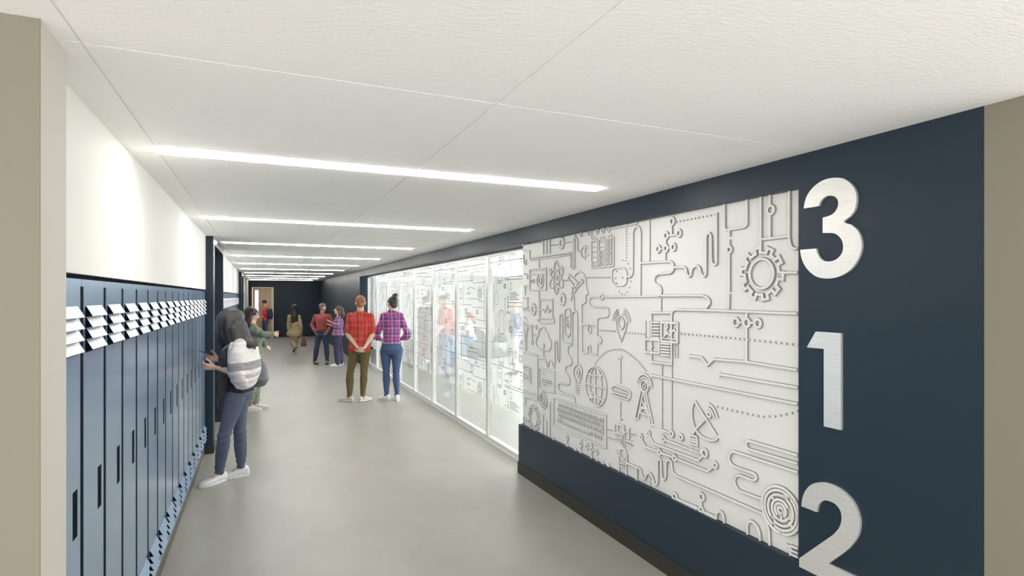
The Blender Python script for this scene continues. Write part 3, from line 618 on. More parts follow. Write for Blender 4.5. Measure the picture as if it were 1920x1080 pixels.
# ================================================================ GLASS WALL
GX = 2.555; PW = 1.222; G0 = 5.30
def art(variant):
    """line drawings in a 1.22 x 1.22 m repeat: list of (polyline, closed)"""
    rnd = random.Random(variant*11+3); out = []
    def P(pts, closed=False): out.append((pts, closed))
    def circ(x, y, r, n=16, b=None, a0=0, a1=2*math.pi):
        full = abs(a1-a0) > 6.2
        P([(x+r*math.cos(a0+(a1-a0)*k/n), y+(b or r)*math.sin(a0+(a1-a0)*k/n)) for k in range(n if full else n+1)], full)
    def rect(x, y, w_, h_): P([(x-w_/2, y-h_/2), (x+w_/2, y-h_/2), (x+w_/2, y+h_/2), (x-w_/2, y+h_/2)], True)
    def gear(x, y, R, n=9):
        pts = []
        for i in range(n):
            a = 2*math.pi*i/n; q = math.pi/n
            for da, rr in ((-q*.9, .8), (-q*.5, .8), (-q*.35, 1), (q*.35, 1), (q*.5, .8)): pts.append((x+R*rr*math.cos(a+da), y+R*rr*math.sin(a+da)))
        P(pts, True); circ(x, y, R*.5)
    def phone(x, y, w_=.13, h_=.26): rect(x, y, w_, h_); P([(x-w_/2, y-h_*.38), (x+w_/2, y-h_*.38)]); circ(x, y-h_*.44, .008, 8); circ(x, y+.03, .03, 12)
    def washer(x, y, s=.1): rect(x, y, s*2, s*1.7); P([(x-s, y+s*.5), (x+s, y+s*.5)]); circ(x-s*.3, y-s*.2, s*.5); circ(x-s*.3, y-s*.2, s*.2, 10); rect(x+s*.5, y-s*.2, s*.3, s*.3)
    def doc(x, y, w_=.3, h_=.25):
        rect(x, y, w_, h_); P([(x-w_/2, y-h_*.36), (x+w_/2, y-h_*.36)]); rect(x+w_*.3, y+h_*.25, w_*.12, h_*.25)
        for k in range(6): P([(x+w_*.38, y+h_*.02-k*.016), (x+w_*.38-w_*(.4+.1*(k % 3)), y+h_*.02-k*.016)])
    def mol(x, y, s=.03):
        for dx, dy in ((0, 0), (s*1.8, 0), (-s*1.8, 0), (0, s*2)): circ(x+dx, y+dy, s*.45, 8)
        P([(x+s*.5, y), (x+s*1.3, y)]); P([(x-s*.5, y), (x-s*1.3, y)]); P([(x, y+s*.5), (x, y+s*1.5)])
    def globe(x, y, R):
        circ(x, y, R, 28)
        for s_ in (1, -1): P([(x+s_*R*.2, y+R*.8), (x+s_*R*.55, y+R*.5), (x+s_*R*.3, y+R*.25), (x+s_*R*.6, y), (x+s_*R*.35, y-R*.3), (x+s_*R*.5, y-R*.7)])
    def wave(x, y, s=.05): P([(x, y), (x+s, y), (x+s*1.4, y-s), (x+s*2, y+s), (x+s*2.5, y-s*.5), (x+s*3, y), (x+s*4, y)])
    def pipe(x, y0, y1, w_=.03):
        pts = [(x, y0), (x, y1-w_/2)]+[(x+w_/2-w_/2*math.cos(k*math.pi/6), y1-w_/2+w_/2*math.sin(k*math.pi/6)) for k in range(1, 6)]+[(x+w_, y1-w_/2), (x+w_, y0)]
        P(pts)
    def plug(x, y): circ(x, y, .035, 10); P([(x-.012, y+.035), (x-.012, y+.07)]); P([(x+.012, y+.035), (x+.012, y+.07)])
    def chip(x, y, s=.05):
        rect(x, y, s*1.6, s*1.6); rect(x, y, s, s)
        for k in range(4):
            q = -s*.6+k*s*.4; P([(x+s*.8, y+q), (x+s*1.15, y+q)]); P([(x-s*.8, y+q), (x-s*1.15, y+q)])
    def zig(x, y, n=5, s=.02): P([(x+(s if k % 2 else -s), y-k*s*1.3) for k in range(n)])
    if variant % 2 == 0:
        doc(.42, .84, .42, .30); globe(.82, .50, .14); washer(.22, .33, .1); washer(.20, 1.13, .085); phone(.83, .14, .15, .27); gear(.36, .53, .09, 9); gear(.40, .16, .045, 7)
        chip(.28, .13, .045); chip(.55, .43, .04); circ(.18, .68, .05); circ(.18, .68, .03, 10); phone(.88, 1.07, .13, .22); circ(.98, .78, .055, 14, .08); P([(.98, .86), (.98, .98)])
        mol(.62, .62); mol(.50, .05); mol(.10, .05, .025); mol(.65, 1.0); pipe(.62, .66, .80); pipe(.70, .64, .78); pipe(1.05, .62, .95); pipe(1.12, .05, .42); wave(.05, .14, .03)
        zig(.68, .30, 7); zig(1.15, 1.15, 8); zig(.05, .55, 6); P([(.0, 1.02), (.55, 1.02), (.62, 1.06), (.75, 1.06)]); P([(.62, .42), (.62, .05), (.56, .0)])
        P([(1.0, .62), (1.0, .30), (1.06, .25), (1.2, .25)]); circ(.55, .20, .045, 12, .02); P([(.50, .19), (.52, .06)]); P([(.60, .19), (.58, .06)]); plug(.55, 1.10); chip(.72, .92, .03)
        gear(.08, .86, .05, 7); circ(.30, .98, .05, 12, None, .3, 4.2); rect(.9, .36, .02, .1); P([(.05, .40), (.05, .25), (.1, .22)])
    else:
        for (yy, xa, xb) in ((.98, 0, 1.22), (.74, .0, .8), (.66, .2, 1.1), (.50, .0, .95), (.40, .05, 1.22), (.22, .0, 1.22), (.12, .35, 1.22), (.04, .0, .7), (1.12, .3, 1.22)):
            P([(xa, yy), ((xa+xb)/2-.05, yy), ((xa+xb)/2, yy+.03), (xb, yy+.03)])
        gear(.32, .84, .085, 10); gear(.32, .84, .05, 8); rect(.62, 1.06, .1, .09); rect(.62, 1.06, .05, .05); rect(.55, .33, .12, .13); rect(.55, .33, .07, .07); chip(.85, .60, .045); chip(.42, .60, .03)
        for k in range(5): circ(.15+.03*(k % 2), .98-.05*k, .014, 7)
        for k in range(4): circ(.10, .30-.05*k, .016, 7)
        pipe(.95, .72, .96); pipe(.15, .44, .72); pipe(.20, .10, .36); phone(1.08, .84, .08, .15); mol(.75, .84); mol(.62, .12, .025); P([(.9, .22), (.9, .1), (.8, .05), (.7, .08), (.62, .02)])
        zig(.10, .16, 7); zig(1.12, .62, 6); circ(.80, .30, .04); wave(.45, .46, .03); plug(.98, .32); P([(.05, .9), (.05, .6), (.1, .55)]); P([(.5, .9), (.7, .93), (.82, .9)])
        mol(.45, 1.16, .02); rect(.2, 1.14, .08, .05); circ(.9, 1.18, .03)
    P([(0, 1.208), (1.22, 1.208)])
    return out
def clip_z(pts, z0, z1):
    runs = []; cur = []
    for i in range(len(pts)-1):
        a, b_ = Vector(pts[i]), Vector(pts[i+1])
        dz = b_.y-a.y; t0, t1 = 0, 1
        for lim, s in ((z0, 1), (z1, -1)):
            fa, fb = s*(a.y-lim), s*(b_.y-lim)
            if fa < 0 and fb < 0: t0, t1 = 1, 0; break
            if fa < 0: t0 = max(t0, fa/(fa-fb))
            if fb < 0: t1 = min(t1, fa/(fa-fb))
        if t1 <= t0:
            if len(cur) > 1: runs.append(cur)
            cur = []; continue
        p, q = a+(b_-a)*t0, a+(b_-a)*t1
        if not cur: cur = [p]
        cur.append(q)
        if t1 < 1:
            runs.append(cur); cur = []
    if len(cur) > 1: runs.append(cur)
    return runs
FZ0, FZ1 = .49, 2.235
def art_mesh(variant, w_):
    bm = bmesh.new(); hw = .0027
    for pts, closed in art(variant):
        pts = list(pts)+([pts[0]] if closed else [])
        for base in (-.26, .96, 2.18):
            sh = [(min(max(p[0], .045), w_-.045), p[1]+base) for p in pts]
            for run in clip_z(sh, FZ0+.004, FZ1-.004):
                for i in range(len(run)-1):
                    a, b_ = run[i], run[i+1]; dd = b_-a
                    if dd.length < 1e-5: continue
                    t = dd.normalized()*hw*.8; nn = Vector((-t.y, t.x)).normalized()*hw
                    q = [a-t-nn, b_+t-nn, b_+t+nn, a-t+nn]
                    bm.faces.new([bm.verts.new((-.0012, c.x, c.y)) for c in q])
    me = bpy.data.meshes.new('line_art'); bm.to_mesh(me); bm.free(); me.materials.append(M['ink']); return me
arts = [art_mesh(0, PW), art_mesh(1, PW)]
labs = ['nearest glass panel with printed white film, ending behind the relief board', 'second nearest glass panel, a seated visitor in jeans seen through its film',
        'third glass panel from the near end, a pink-shirted visitor behind it', 'fourth glass panel from the near end, a grey-jacketed visitor behind it',
        'fifth glass panel from the near end, just right of the plaid-shirted woman', 'sixth glass panel from the near end, behind the woman with the hair bun',
        'seventh glass panel from the near end, between the two plaid-shirted visitors', 'farthest glass panel, the dark blue wall seen through its film']
for k in range(8):
    t = thing('glass_panel', labs[k], 'glass panel', (GX, G0+PW*k+.004, 0), 'full height glass panels of the classroom front')
    wd = PW-.008; fz = 2.272; s = .028
    boxes('panel_frame', [(-.03, .03, 0, s, 0.012, fz), (-.03, .03, wd-s, wd, 0.012, fz), (-.03, .03, s, wd-s, .012, .062), (-.03, .03, s, wd-s, fz-.03, fz)], M['metalw'], t)
    boxes('glass_pane', [(.002, .008, s, wd-s, .062, fz-.03)], M['glass'], t)
    fbm = bmesh.new(); fbm.faces.new([fbm.verts.new((0, yy, zz)) for yy, zz in ((s+.002, FZ0), (wd-s-.002, FZ0), (wd-s-.002, FZ1), (s+.002, FZ1))]); fl = fin('printed_film', fbm, M['film'], t)
    o = bpy.data.objects.new('line_art', arts[k % 2]); COL.objects.link(o); o.parent = fl
# threshold track
o = boxes('floor_track', [(GX-.045, GX+.045, 5.21, 15.265, 0, .011)], M['metalw']); struct(o); o.name = 'trim_4'

# ================================================================ CLASSROOM FURNITURE
t = thing('curved_lounge', 'sage green curved lounge seat with rounded high ends behind the glass', 'sofa', (0, 0, 0))
ctr = V(860, 640, 17.0); ctr.z = 0; t.location = ctr
def lounge():
    bm = bmesh.new(); bs = bmesh.new(); n = 28
    rightv = Vector((CC, -SS, 0)); fw = Vector((SS, CC, 0))
    for which, b_ in (('back', bm), ('seat', bs)):
        rows = []
        for i in range(n+1):
            u = -1+2*i/n; lat = u*1.45; dep = .55*(1-u*u)-.35
            c = rightv*lat+fw*dep
            tn = Vector((rightv*1.45+fw*(-1.1*u))).normalized(); nr = Vector((tn.y, -tn.x, 0))  # toward camera
            if nr.dot(fw) > 0: nr = -nr
            hb = .62+.22*math.exp(-((u-.38)/.12)**2)+.20*math.exp(-((u+.93)/.10)**2)+.10*math.exp(-((u-.95)/.1)**2)
            if which == 'back': prof = [(.0, .004), (.0, hb*.8), (.03, hb), (-.08, hb+.02), (-.18, hb), (-.2, hb*.8), (-.2, .004)]
            else: prof = [(.001, .004), (.001, .40), (.1, .435), (.4, .435), (.5, .40), (.52, .3), (.5, .004)]
            if which == 'seat': prof = [(a*(1-.0*abs(u)), z) for a, z in prof]
            rows.append([b_.verts.new(c+nr*a+Vector((0, 0, z))) for a, z in prof])
        for i in range(n):
            for j in range(7): b_.faces.new([rows[i][j], rows[i][(j+1) % 7], rows[i+1][(j+1) % 7], rows[i+1][j]])
        b_.faces.new(rows[0]); b_.faces.new(rows[-1][::-1])
    fin('backrest', bm, M['couch'], t, True); fin('seat', bs, M['couch'], t, True)
lounge()
bm = bmesh.new()
for z in (0.0008, .0035):
    pass
rc = [V(765, 690, 14.07), V(990, 690, 14.07), V(990, 660, 17.6), V(765, 660, 17.6)]
A = [bm.verts.new((p.x, p.y, .0005)) for p in rc]; B = [bm.verts.new((p.x, p.y, .002)) for p in rc]
bm.faces.new(A[::-1]); bm.faces.new(B)
for i in range(4): bm.faces.new([A[i], A[(i+1) % 4], B[(i+1) % 4], B[i]])
o = fin('area_rug', bm, M['rug']); tag(o, 'flat grey rug under the lounge seat behind the glass', 'rug')

# ================================================================ PEOPLE
SK = dict(fair=(.62, .40, .30), tan=(.50, .31, .22), pale=(.66, .45, .35))
def skin(name, c):
    return mat(name, c, .5, bump=.04, bscale=120)
S_FAIR = skin('fair_skin', (.70, .45, .35)); S_TAN = skin('warm_skin', (.47, .28, .20)); S_PALE = skin('light_skin', (.66, .43, .33))
M['lips'] = mat('lip_skin', (.45, .17, .15), .4); M['eyew'] = mat('eye_white', (.75, .73, .70), .25); M['iris'] = mat('dark_iris', (.02, .012, .01), .2)
def hairmat(name, c, rough=.42): return mat(name, c, rough, bump=.55, bscale=60, stretch=(3, 3, .35), vary=.35, vscale=18)
H_BLACK = hairmat('black_hair', (.022, .020, .021)); H_DARK = hairmat('dark_brown_hair', (.035, .025, .022)); H_BROWN = hairmat('brown_hair', (.075, .045, .035))
H_GING = hairmat('short_ginger_hair', (.36, .16, .07), .6); H_GREY = hairmat('grey_hair', (.16, .15, .14)); H_ASH = hairmat('ash_dark_hair', (.045, .042, .040))

class Body:
    def __init__(s): s.bm = bmesh.new()
    def ball(s, c, r, R=None, seg=16):
        mtx = Matrix.Translation(Vector(c))
        if R is not None: mtx = mtx @ R.to_4x4()
        rr = (r, r, r) if isinstance(r, (int, float)) else r
        mtx = mtx @ Matrix.Diagonal((*rr, 1))
        nv = max(6, seg*2//3); bmv = s.bm.verts.new; top = bmv(mtx @ Vector((0, 0, 1))); bot = bmv(mtx @ Vector((0, 0, -1))); prev = None
        for j in range(1, nv):
            ph = math.pi*j/nv; row = [bmv(mtx @ Vector((math.sin(ph)*math.cos(2*math.pi*k/seg), math.sin(ph)*math.sin(2*math.pi*k/seg), math.cos(ph)))) for k in range(seg)]
            for k in range(seg):
                k2 = (k+1) % seg
                if prev: s.bm.faces.new([prev[k], row[k], row[k2], prev[k2]])
                else: s.bm.faces.new([top, row[k], row[k2]])
            prev = row
        for k in range(seg): s.bm.faces.new([bot, prev[(k+1) % seg], prev[k]])
    def chain(s, pts, rad, n=14):
        pts = [Vector(p) for p in pts]
        for i, p in enumerate(pts): s.ball(p, rad[i], seg=12)
        for i in range(len(pts)-1):
            a, b_ = pts[i], pts[i+1]; d_ = b_-a
            if d_.length < 1e-4: continue
            q = d_.normalized().to_track_quat('Z', 'Y').to_matrix()
            A = []; B = []
            for k in range(n):
                th = 2*math.pi*k/n; v = q @ Vector((math.cos(th), math.sin(th), 0))
                A.append(s.bm.verts.new(a+v*rad[i])); B.append(s.bm.verts.new(b_+v*rad[i+1]))
            for k in range(n): s.bm.faces.new([A[k], A[(k+1) % n], B[(k+1) % n], B[k]])
            s.bm.faces.new(A[::-1]); s.bm.faces.new(B)
    def limb(s, a, b_, prof):
        """prof: list of (fraction, radius) from a to b"""
        a = Vector(a); b_ = Vector(b_); s.chain([a+(b_-a)*f for f, r in prof], [r for f, r in prof])
    def loft(s, rings, n=22, pw=1.0):
        rows = []
        for c, ux, uy in rings:
            row = []
            for k in range(n):
                th = 2*math.pi*k/n; cx, sy = math.cos(th), math.sin(th)
                if pw != 1: cx = math.copysign(abs(cx)**pw, cx); sy = math.copysign(abs(sy)**pw, sy)
                row.append(s.bm.verts.new(Vector(c)+Vector(ux)*cx+Vector(uy)*sy))
            rows.append(row)
        for i in range(len(rows)-1):
            for k in range(n): s.bm.faces.new([rows[i][k], rows[i][(k+1) % n], rows[i+1][(k+1) % n], rows[i+1][k]])
        s.bm.faces.new(rows[0][::-1]); s.bm.faces.new(rows[-1])
    def build(s, *a, **k):
        return s.build_(*a, **k)
    def build_(s, name, mats, parent, vox=.008, smooth=3, wr=0, wf=9, stretch=(1, 1, 1), matfn=None, fold=None):
        bmesh.ops.recalc_face_normals(s.bm, faces=s.bm.faces[:])
        me = bpy.data.meshes.new('tmp'); s.bm.to_mesh(me); s.bm.free()
        o = bpy.data.objects.new('tmp', me); COL.objects.link(o)
        md = o.modifiers.new('r', 'REMESH'); md.mode = 'VOXEL'; md.voxel_size = vox; md.use_smooth_shade = True
        if smooth: ms = o.modifiers.new('s', 'SMOOTH'); ms.factor = .5; ms.iterations = smooth
        dg = bpy.context.evaluated_depsgraph_get(); dg.update()
        m2 = bpy.data.meshes.new_from_object(o.evaluated_get(dg)); bpy.data.objects.remove(o)
        loc = Vector(parent.location)
        if wr or fold:
            nv = len(m2.vertices); nrm = [v.normal.copy() for v in m2.vertices]
            for v, nn in zip(m2.vertices, nrm):
                q = Vector((v.co.x*stretch[0], v.co.y*stretch[1], v.co.z*stretch[2]))*wf
                d_ = (noise.noise(q)+.5*noise.noise(q*2.1))*wr if wr else 0
                if fold: d_ += fold(v.co)
                v.co += nn*d_
        m2.transform(Matrix.Translation(-loc)); m2.name = name
        m2.materials.clear()
        ob = link(name, m2, mats, parent, True)
        if matfn:
            for p in m2.polygons: p.material_index = matfn(p.center+loc)
        return ob

UP = Vector((0, 0, 1))
def hdg(deg, pitch=0):
    a = math.radians(deg); p = math.radians(pitch)
    return Vector((-math.sin(a)*math.cos(p), math.cos(a)*math.cos(p), math.sin(p)))
def frame(fwd, roll=0):
    f = fwd.normalized(); r = f.cross(UP).normalized(); u = r.cross(f)
    if roll:
        q = Matrix.Rotation(math.radians(roll), 3, f); r = q @ r; u = q @ u
    return r, f, u
def hand(B, wrist, d_, nrm, thumb, s=1.0, curl=(15, 25, 20), spread=.023, fr=.0085):
    d_ = d_.normalized(); nrm = (nrm-d_*nrm.dot(d_)).normalized(); ac = d_.cross(nrm).normalized()
    if ac.dot(thumb) < 0: ac = -ac
    w_ = Vector(wrist)
    B.loft([(w_-d_*.01, ac*.026*s, nrm*.019*s), (w_+d_*.03*s, ac*.034*s, nrm*.017*s), (w_+d_*.07*s, ac*.042*s, nrm*.015*s), (w_+d_*.093*s, ac*.040*s, nrm*.012*s)], 14)
    for i, (off_, ln) in enumerate(((1.5, .92), (.5, 1.0), (-.5, .95), (-1.5, .76))):
        p = w_+d_*.085*s+ac*off_*spread*.92*s; pts = [p]; ang = 0; dv = (d_+ac*off_*.06).normalized()
        for k, (c, l_) in enumerate(zip(curl, (.043, .027, .022))):
            ang += math.radians(c+i*3); pts.append(pts[-1]+(dv*math.cos(ang)+nrm*math.sin(ang))*l_*ln*s)
        B.chain(pts, [fr*1.08*s, fr*s, fr*.93*s, fr*.75*s], 10)
    p = w_+d_*.022*s+ac*.026*s; v1 = (d_*.62+ac*.68+nrm*.35).normalized(); v2 = (d_*.85+ac*.35+nrm*.45).normalized()
    B.chain([p, p+v1*.043*s, p+v1*.043*s+v2*.032*s, p+v1*.043*s+v2*.055*s], [.0145*s, .0115*s, .0098*s, .008*s], 10)

def head(B, c, fwd, s=1.0, roll=0):
    r, f, u = frame(fwd, roll); R = Matrix((r, f, u)).transposed()
    def P(x, y, z): return Vector(c)+(r*x+f*y+u*z)*s
    def E(x, y, z, a, b_, d_): B.ball(P(x, y, z), (a*s, b_*s, d_*s), R, 20)
    E(0, -.018, .030, .075, .095, .083); E(0, .018, -.018, .064, .072, .088); E(0, .016, -.055, .056, .062, .048)
    E(0, .060, -.090, .027, .024, .020); E(0, .074, .034, .052, .020, .014); E(.036, .064, -.022, .022, .02, .022); E(-.036, .064, -.022, .022, .02, .022)
    B.chain([P(0, .086, .018), P(0, .100, -.008), P(0, .112, -.026)], [.009*s, .010*s, .0125*s], 10)
    E(.013, .098, -.029, .009, .011, .008); E(-.013, .098, -.029, .009, .011, .008)
    E(0, .088, -.050, .023, .012, .0065); E(0, .086, -.062, .021, .012, .0075)
    for sx in (1, -1): E(sx*.076, -.006, -.006, .009, .019, .031)
    return P, R
def eyes(c, fwd, parent, s=1.0, roll=0):
    r, f, u = frame(fwd, roll)
    for sx in (1, -1):
        bm = bmesh.new(); p = Vector(c)+(r*sx*.031+f*.0815+u*.006)*s-Vector(parent.location)
        bmesh.ops.create_uvsphere(bm, u_segments=12, v_segments=8, radius=.0115*s, matrix=Matrix.Translation(p))
        n0 = len(bm.faces)
        bmesh.ops.create_uvsphere(bm, u_segments=10, v_segments=6, radius=.0062*s, matrix=Matrix.Translation(p+f*.0068*s))
        for i, g in enumerate(bm.faces): g.material_index = 0 if i < n0 else 1
        fin('eye', bm, [M['eyew'], M['iris']], parent, True)

def torso_rings(J, g, off, t0, t1, flare=0):
    hl, hr, sl, sr = J['hipL'], J['hipR'], J['shL'], J['shR']
    hc, sc = (hl+hr)/2, (sl+sr)/2; ax = sc-hc; s = J['s']
    rh = (hr-hl); rs = (sr-sl); rh.z *= .3; rs.z *= .5; rh.normalize(); rs.normalize()
    if g == 'm': T = [(-.14, .125, .105), (.0, .163, .118), (.12, .162, .116), (.25, .155, .108), (.38, .148, .104), (.55, .158, .112), (.72, .172, .122), (.86, .170, .118), (.96, .150, .098), (1.04, .115, .078), (1.10, .075, .062)]
    else: T = [(-.14, .130, .108), (.0, .172, .125), (.12, .165, .118), (.25, .143, .103), (.38, .128, .094), (.55, .138, .104), (.72, .148, .120), (.86, .145, .108), (.96, .130, .088), (1.04, .098, .070), (1.10, .062, .055)]
    out = []
    ts = [t0]+[t for t, *_ in T if t0 < t < t1]+[t1]
    for t in ts:
        for i in range(len(T)-1):
            if T[i][0] <= t <= T[i+1][0] or i == len(T)-2:
                k = (t-T[i][0])/(T[i+1][0]-T[i][0]); k = min(max(k, -.5), 1); a = T[i][1]+(T[i+1][1]-T[i][1])*k; b_ = T[i][2]+(T[i+1][2]-T[i][2])*k; break
        r = rh.lerp(rs, min(max(t, 0), 1)).normalized(); f = ax.cross(r).normalized()
        if f.dot(J['f']) < 0: f = -f
        k = J.get('wide', 1)
        bulge = .012*s*math.exp(-((t-.72)/.14)**2) if g == 'f' else 0
        seat = -.018*s*math.exp(-((t-.0)/.12)**2)
        fl = flare*max(0, (.3-t))
        out.append((hc+ax*t+f*(bulge+seat), r*(a*s*k+off+fl), f*(b_*s*k+off+fl)))
    return out
LEG = [(0, .090), (.15, .090), (.45, .074), (.8, .056), (1, .054)]; CALF = [(0, .054), (.12, .053), (.32, .057), (.6, .046), (.9, .034), (1, .034)]
UARM = [(0, .054), (.2, .050), (.5, .045), (.85, .039), (1, .038)]; FARM = [(0, .038), (.2, .041), (.5, .036), (.85, .026), (1, .025)]
def sc_(prof, s, off=0, mul=1): return [(f, r*s*mul+off) for f, r in prof]

def base_body(t, J, sk, g, vox, hands=None, neck=None):
    B = Body(); s = J['s']
    B.loft(torso_rings(J, g, -.006, -.14, 1.08))
    for q in 'LR':
        B.limb(J['hip'+q], J['kn'+q], sc_(LEG, s, -.004, J.get('wide', 1))); B.limb(J['kn'+q], J['an'+q], sc_(CALF, s, -.003))
        B.limb(J['sh'+q], J['el'+q], sc_(UARM, s*(1 if g == 'm' else .86))); B.limb(J['el'+q], J['wr'+q], sc_(FARM, s*(1 if g == 'm' else .86)))
        h = (hands or {}).get(q)
        if h is None: h = dict(d=(J['wr'+q]-J['el'+q]), n=(J['shL']+J['shR'])/2-J['sh'+q], th=J['f'])
        hand(B, J['wr'+q], h['d'], h['n'], h['th'], s*(1.0 if g == 'm' else .93), h.get('curl', (15, 25, 20)))
        fd = J['ft'+q]; B.chain([J['an'+q], J['an'+q]+fd*.06-UP*.03*s], [.034*s, .03*s])
    P, R = head(B, J['head'], J['hf'], s*J.get('hs', 1), J.get('roll', 0))
    nb = (J['shL']+J['shR'])/2+UP*.02
    B.chain([nb, nb.lerp(P(0, -.02, -.06), .5), P(0, -.015, -.05)], [.064*s, .054*s, .054*s])
    hc = J['head']; ff = J['hf'].normalized(); hs = s*J.get('hs', 1); rr, ff2, uu = frame(J['hf'], J.get('roll', 0))
    def mf(c):
        d_ = c-hc; x, y, z = d_.dot(rr)/hs, d_.dot(ff2)/hs, d_.dot(uu)/hs
        return 1 if (abs(x) < .024 and y > .085 and -.069 < z < -.044) else 0
    ob = B.build('body', [sk, M['lips']], t, vox, 2, matfn=mf)
    return P, R

def shoe(t, ank, d_, mu, ms, s=1.0, pitch=0, name='shoe', high=0):
    """d_: horizontal heading of the toe, ank: ankle point .085*s above the sole"""
    f = d_.normalized(); r = f.cross(UP).normalized(); u = r.cross(f).normalized()
    o = Vector(ank)-u*.085*s
    B = Body(); rings = []
    for y, hw, ht in ((-.075, .020, .050), (-.068, .030, .068+high), (-.04, .035, .085+high), (.0, .037, .090+high), (.04, .039, .080), (.08, .043, .062), (.12, .046, .052), (.16, .043, .043), (.188, .030, .034), (.198, .014, .026)):
        rings.append((o+f*y*s+u*(ht/2+.008)*s, r*hw*s, u*(ht/2-.004)*s))
    B.loft(rings, 20, .75); a = B.build(name, [mu], t, .006, 2)
    bm = bmesh.new(); A = []; Bt = []
    pts = []
    for k in range(24):
        th = 2*math.pi*k/24; y = .063+.142*math.cos(th); w_ = .044*math.sin(th)*(1+.18*math.cos(th))
        if abs(math.sin(th)) > .2: pass
        pts.append((w_, y))
    for w_, y in pts:
        A.append(bm.verts.new(o+r*w_*s+f*y*s+u*.001-Vector(t.location))); Bt.append(bm.verts.new(o+r*w_*.97*s+f*y*.99*s+u*.024*s-Vector(t.location)))
    for k in range(24): bm.faces.new([A[k], A[(k+1) % 24], Bt[(k+1) % 24], Bt[k]])
    bm.faces.new(A[::-1]); bm.faces.new(Bt)
    so = fin('sole', bm, ms, None); so.parent = a
    return a, o, f, r, u
def laces(a, o, f, r, u, s, m, t):
    bm = bmesh.new()
    for k in range(4):
        y = .045+k*.020; z = .082-.0075*k*1.3
        p0 = o+f*y*s-r*.020*s+u*z*s; p1 = o+f*(y+.004)*s+r*.020*s+u*z*s; pm = (p0+p1)/2+u*.008*s
        prev = None
        for q in (p0, pm, p1):
            ring = [bm.verts.new(q+(f*math.cos(i*math.pi/2)+u*math.sin(i*math.pi/2))*.0028-Vector(t.location)) for i in range(4)]
            if prev:
                for i in range(4): bm.faces.new([prev[i], prev[(i+1) % 4], ring[(i+1) % 4], ring[i]])
            prev = ring
    la = fin('laces', bm, m, None, True); la.parent = a

def trousers(t, J, m, g, vox=.009, off=.010, flare=0, top=.22, wr=.007, name='trousers', cuff=.93, lm=1.0):
    B = Body(); s = J['s']
    B.loft(torso_rings(J, g, off, -.15, top))
    for q in 'LR':
        B.limb(J['hip'+q], J['kn'+q], [(f, r*s*lm*J.get('wide', 1)+off+flare*f*.5) for f, r in LEG])
        e = J['kn'+q].lerp(J['an'+q], cuff)
        B.limb(J['kn'+q], e, [(f, (r*s*lm+off*1.1)+flare*(.5+.5*f)) for f, r in CALF])
    kn = [J['knL'], J['knR']]; an = [J['anL'], J['anR']]
    def fold(c):
        d_ = 0
        for k in kn: d_ += .0045*math.sin((c.z-k.z)*95)*math.exp(-((c-k).length/.10)**2)
        for k in an: d_ += .005*math.sin((c.z-k.z)*110)*math.exp(-((c-k).length/.12)**2)
        return d_
    return B.build(name, [m], t, vox, 3, wr, 9, (1, 1, .6), fold=fold)
def shirt(t, J, m, g, sleeve=1.0, off=.014, hem=.02, flare=0, vox=.009, wr=.009, name='shirt', collar=True, puff=0, smul=1.0):
    B = Body(); s = J['s']
    B.loft(torso_rings(J, g, off, hem, 1.07, flare))
    for q in 'LR':
        B.ball(J['sh'+q], .050*s*smul+off); nb_ = (J['shL']+J['shR'])/2+UP*.055*s; B.chain([nb_.lerp(J['sh'+q], .15), nb_.lerp(J['sh'+q], .6), J['sh'+q]], [.036*s+off*.6, .038*s+off*.6, .044*s+off])
        ua = [(f_, max(r_-.004*(f_ < .3), .03)) for f_, r_ in sc_(UARM, s*(1 if g == 'm' else .88), off, smul)]
        if sleeve >= 1:
            B.limb(J['sh'+q], J['el'+q], ua)
            e = J['el'+q].lerp(J['wr'+q], min(1, sleeve-1)*.97)
            fa = [(f, r+puff*(1 if f < .8 else .3)) for f, r in sc_(FARM, s*(1 if g == 'm' else .9), off*.85, smul)]
            if sleeve > 1: B.limb(J['el'+q], e, fa)
        else:
            e = J['sh'+q].lerp(J['el'+q], sleeve); B.limb(J['sh'+q], e, [(0, .056*s+off), (.5, .052*s+off), (1, .054*s+off)])
    if collar:
        nb = (J['shL']+J['shR'])/2+UP*.075*s; r, f, u = frame(J['f'])
        B.loft([(nb-UP*.06*s, r*.085*s, f*.08*s), (nb+UP*.012*s, r*.067*s, f*.066*s), (nb+UP*.026*s, r*.062*s, f*.062*s)])
    el = [J['elL'], J['elR']]; sc2 = (J['shL']+J['shR'])/2; hc2 = (J['hipL']+J['hipR'])/2
    def fold(c):
        d_ = 0
        for k in el: d_ += .004*math.sin((c-k).length*150)*math.exp(-((c-k).length/.12)**2)
        wz = hc2.z+.13; d_ += .005*math.sin(c.z*70+c.x*16)*math.exp(-((c.z-wz)/.09)**2)
        return d_
    return B.build(name, [m], t, vox, 3, wr, 9, (1, 1, .55), fold=fold)
def belt(t, J, m, g, at=.2):
    rg = torso_rings(J, g, .019, at-.035, at+.035); B = Body(); B.loft(rg, 32); return B.build('belt', [m], t, .007, 1)

def joints(D, px, face, headf, s, feet, hp=0, **kw):
    """px: name -> (image x, image y, depth offset); ankles are snapped to the floor unless 'lift' is given"""
    J = {}
    for k, v in px.items(): J[k] = V(v[0], v[1], D+(v[2] if len(v) > 2 else 0))
    for q in 'LR':
        if not kw.get('lift', {}).get(q):
            a = J['an'+q]; a.z = .085*s
        J['ft'+q] = hdg(feet[q == 'R'])
    J['f'] = hdg(face); J['hf'] = hdg(headf, hp); J['s'] = s
    for k in ('roll', 'wide', 'hs'):
        if k in kw: J[k] = kw[k]
    return J
def root_of(J, label, group=None):
    c = (J['anL']+J['anR'])/2; t = thing('person', label, 'person', (c.x, c.y, 0), group); return t

